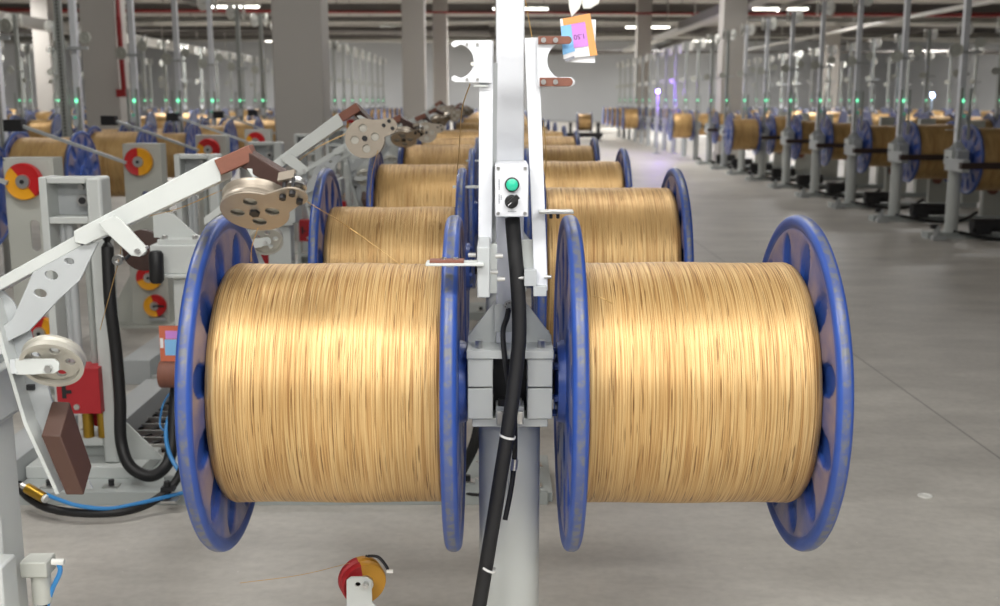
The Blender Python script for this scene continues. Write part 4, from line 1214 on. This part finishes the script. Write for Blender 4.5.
# dark press bars and floor frames of the right row
pb0 = None
for k in range(9):
    y = 12.65+ROWH*k
    if pb0 is None:
        pb0 = empty('press_bar', (5.25, y, 0)); O = (5.25, y, 0)
        mb = MB(); mb.box(5.10, 6.15, y-.52, y-.44, .82, .89, 'bar'); mb.build('bar', pb0, O, bev=.004)
        mb = MB(); mb.box(5.12, 5.20, y-.50, y, .78, .92, 'grey'); mb.box(5.19, 5.32, y-.18, y-.08, .78, 1.0, 'grey'); mb.build('bracket', pb0, O, bev=.004)
        o = pb0
    else: o = copy_tree(pb0); o.location.y = y
    tag(o, 'dark brown press bar on the %s stand of the right row' % ORD[k], 'bar', 'press bars of the first row to the right')
fb0 = None
for k in range(9):
    y = 12.65+ROWH*k
    if fb0 is None:
        fb0 = empty('floor_frame', (5.25, y, 0)); O = (5.25, y, 0)
        mb = MB(); mb.box(4.95, 7.1, y-.10, y+.10, 0, .07, 'teal'); mb.build('beam', fb0, O)
        mb = MB(); mb.cyl((5.4, y-.2, .17), (5.85, y-.2, .17), .08, 'dark', 16); mb.box(5.42, 5.6, y-.28, y-.1, .07, .17, 'dark'); mb.build('motor', fb0, O)
        mb = MB(); mb.box(4.95, 5.10, y-.26, y-.16, .0, .05, 'grey'); mb.cyl((5.0, y-.22, .05), (5.0, y-.22, .16), .035, 'grey', 12); mb.box(4.93, 5.0, y-.25, y-.19, .13, .18, 'dark'); mb.build('valve_block', fb0, O, bev=.004)
        mb = MB(); mb.tube([(5.2, y-.2, .1), (5.6, y-.35, .03), (6.0, y-.3, .03), (6.3, y-.1, .12)], .02, 'rubber'); mb.build('cable', fb0, O)
        mb = MB(); mb.box(6.9, 7.15, y-.06, y+.06, .07, 1.27, 'panel'); mb.box(6.4, 6.75, y-.04, y+.04, .07, .55, 'panel'); mb.cyl((6.5, y-.05, .42), (6.5, y-.09, .42), .07, 'brown', 16); mb.build('upright', fb0, O)
        o = fb0
    else: o = copy_tree(fb0); o.location.y = y
    tag(o, 'low floor frame and motor under the %s stand of the right row' % ORD[k], 'frame', 'floor frames of the first row to the right')
# perforated strip posts standing with the left row
for k in range(1):
    y = 11.7
    mb = MB()
    mb.box(-4.47, -4.40, y-.25, y-.20, 0, 3.2, 'post')
    if k == 0:
        for i in range(60): mb.box(-4.445, -4.425, y-.254, y-.25, 1.0+i*.035, 1.018+i*.035, 'dark')
    tag(mb.build('strip_post'), 'grey perforated strip post standing before the left row', 'post')
# beacons
def beacon(px, py, Y, m, rad, label, col, pw):
    p = P(px, py, Y); r = empty('beacon_lamp', (p.x, p.y, 0))
    mb = MB(); mb.cyl((0, 0, 0), (0, 0, p.z-rad), .03, 'grey', 10); mb.cyl((0, 0, 0), (0, 0, .03), .12, 'grey', 16); mb.build('pole', r, (0,0,0), loc=(0,0,0))
    mb = MB(); mb.lathe([(-rad, 0), (-rad, rad*.8), (rad*.2, rad*.95), (rad*.8, rad*.6), (rad, 0)], m, (0, 0, p.z), (0, 0, 1), 16); mb.build('lens', r, (0,0,0), loc=(0,0,0))
    tag(r, label, 'beacon')
    ld = bpy.data.lights.new('beacon_glow', 'POINT'); ld.energy = pw; ld.color = col; ld.shadow_soft_size = .1
    lo = bpy.data.objects.new('beacon_glow', ld); COL.objects.link(lo); lo.parent = r; lo.location = (0, -.35, p.z)
beacon(658, 91, 33, 'violetlamp', .05, 'violet beacon lamp glowing beyond the aisle', (.3, .12, 1), 60)
beacon(932, 95, 27, 'bluelamp', .06, 'blue white beacon lamp among the right rows', (.6, .75, 1), 8)
# spool trolley at the end of the aisle
tr = empty('spool_trolley', (3.45, 44, 0)); O = (0, 0, 0)
mb = MB(); mb.box(-.7, .7, -.35, .35, .12, .29, 'dark'); mb.box(-.6, -.5, -.3, .3, .3, .7, 'dark'); mb.box(.5, .6, -.3, .3, .3, .7, 'dark'); mb.build('deck', tr, O, loc=(0,0,0))
for (x, y) in ((-.55, -.28), (.55, -.28), (-.55, .28), (.55, .28)):
    mb = MB(); mb.cyl((x, y-.03, .08), (x, y+.03, .08), .08, 'rubber', 14); mb.build('caster', tr, O, loc=(0,0,0))
tag(tr, 'dark spool trolley standing at the far end of the aisle', 'trolley')
o = make_spool_low(.32); o.location = (3.45, 44, .30); tag(o, 'gold wire spool lying on the dark trolley', 'spool')

d_ = RC @ Vector(((925-500)/F, -(496-303)/F, -1)); t_ = -CAMZ/d_.z
mb = MB(); mb.lathe([(0, .0), (0, .03), (.004, .028), (.005, .022), (.002, .018), (.002, 0)], 'plastic', (d_.x*t_, d_.y*t_, 0), (0, 0, 1), 20)
tag(mb.build('floor_marker'), 'small round white marker disc on the bare floor at the right', 'marker')
# ------------------------------------------------------------------ world and view
wd = bpy.data.worlds.new('world'); sc.world = wd; wd.use_nodes = True
wd.node_tree.nodes['Background'].inputs[0].default_value = (1, .985, .97, 1)
wd.node_tree.nodes['Background'].inputs[1].default_value = 0.16
sc.view_settings.view_transform = 'Standard'
sc.view_settings.look = 'None'
sc.view_settings.gamma = 1
sc.view_settings.use_curve_mapping = False
sc.view_settings.exposure = 0.0
sc.cycles.max_bounces = 6
sc.cycles.diffuse_bounces = 3
sc.cycles.glossy_bounces = 3
sc.cycles.use_denoising = True
sc.cycles.sample_clamp_indirect = 6
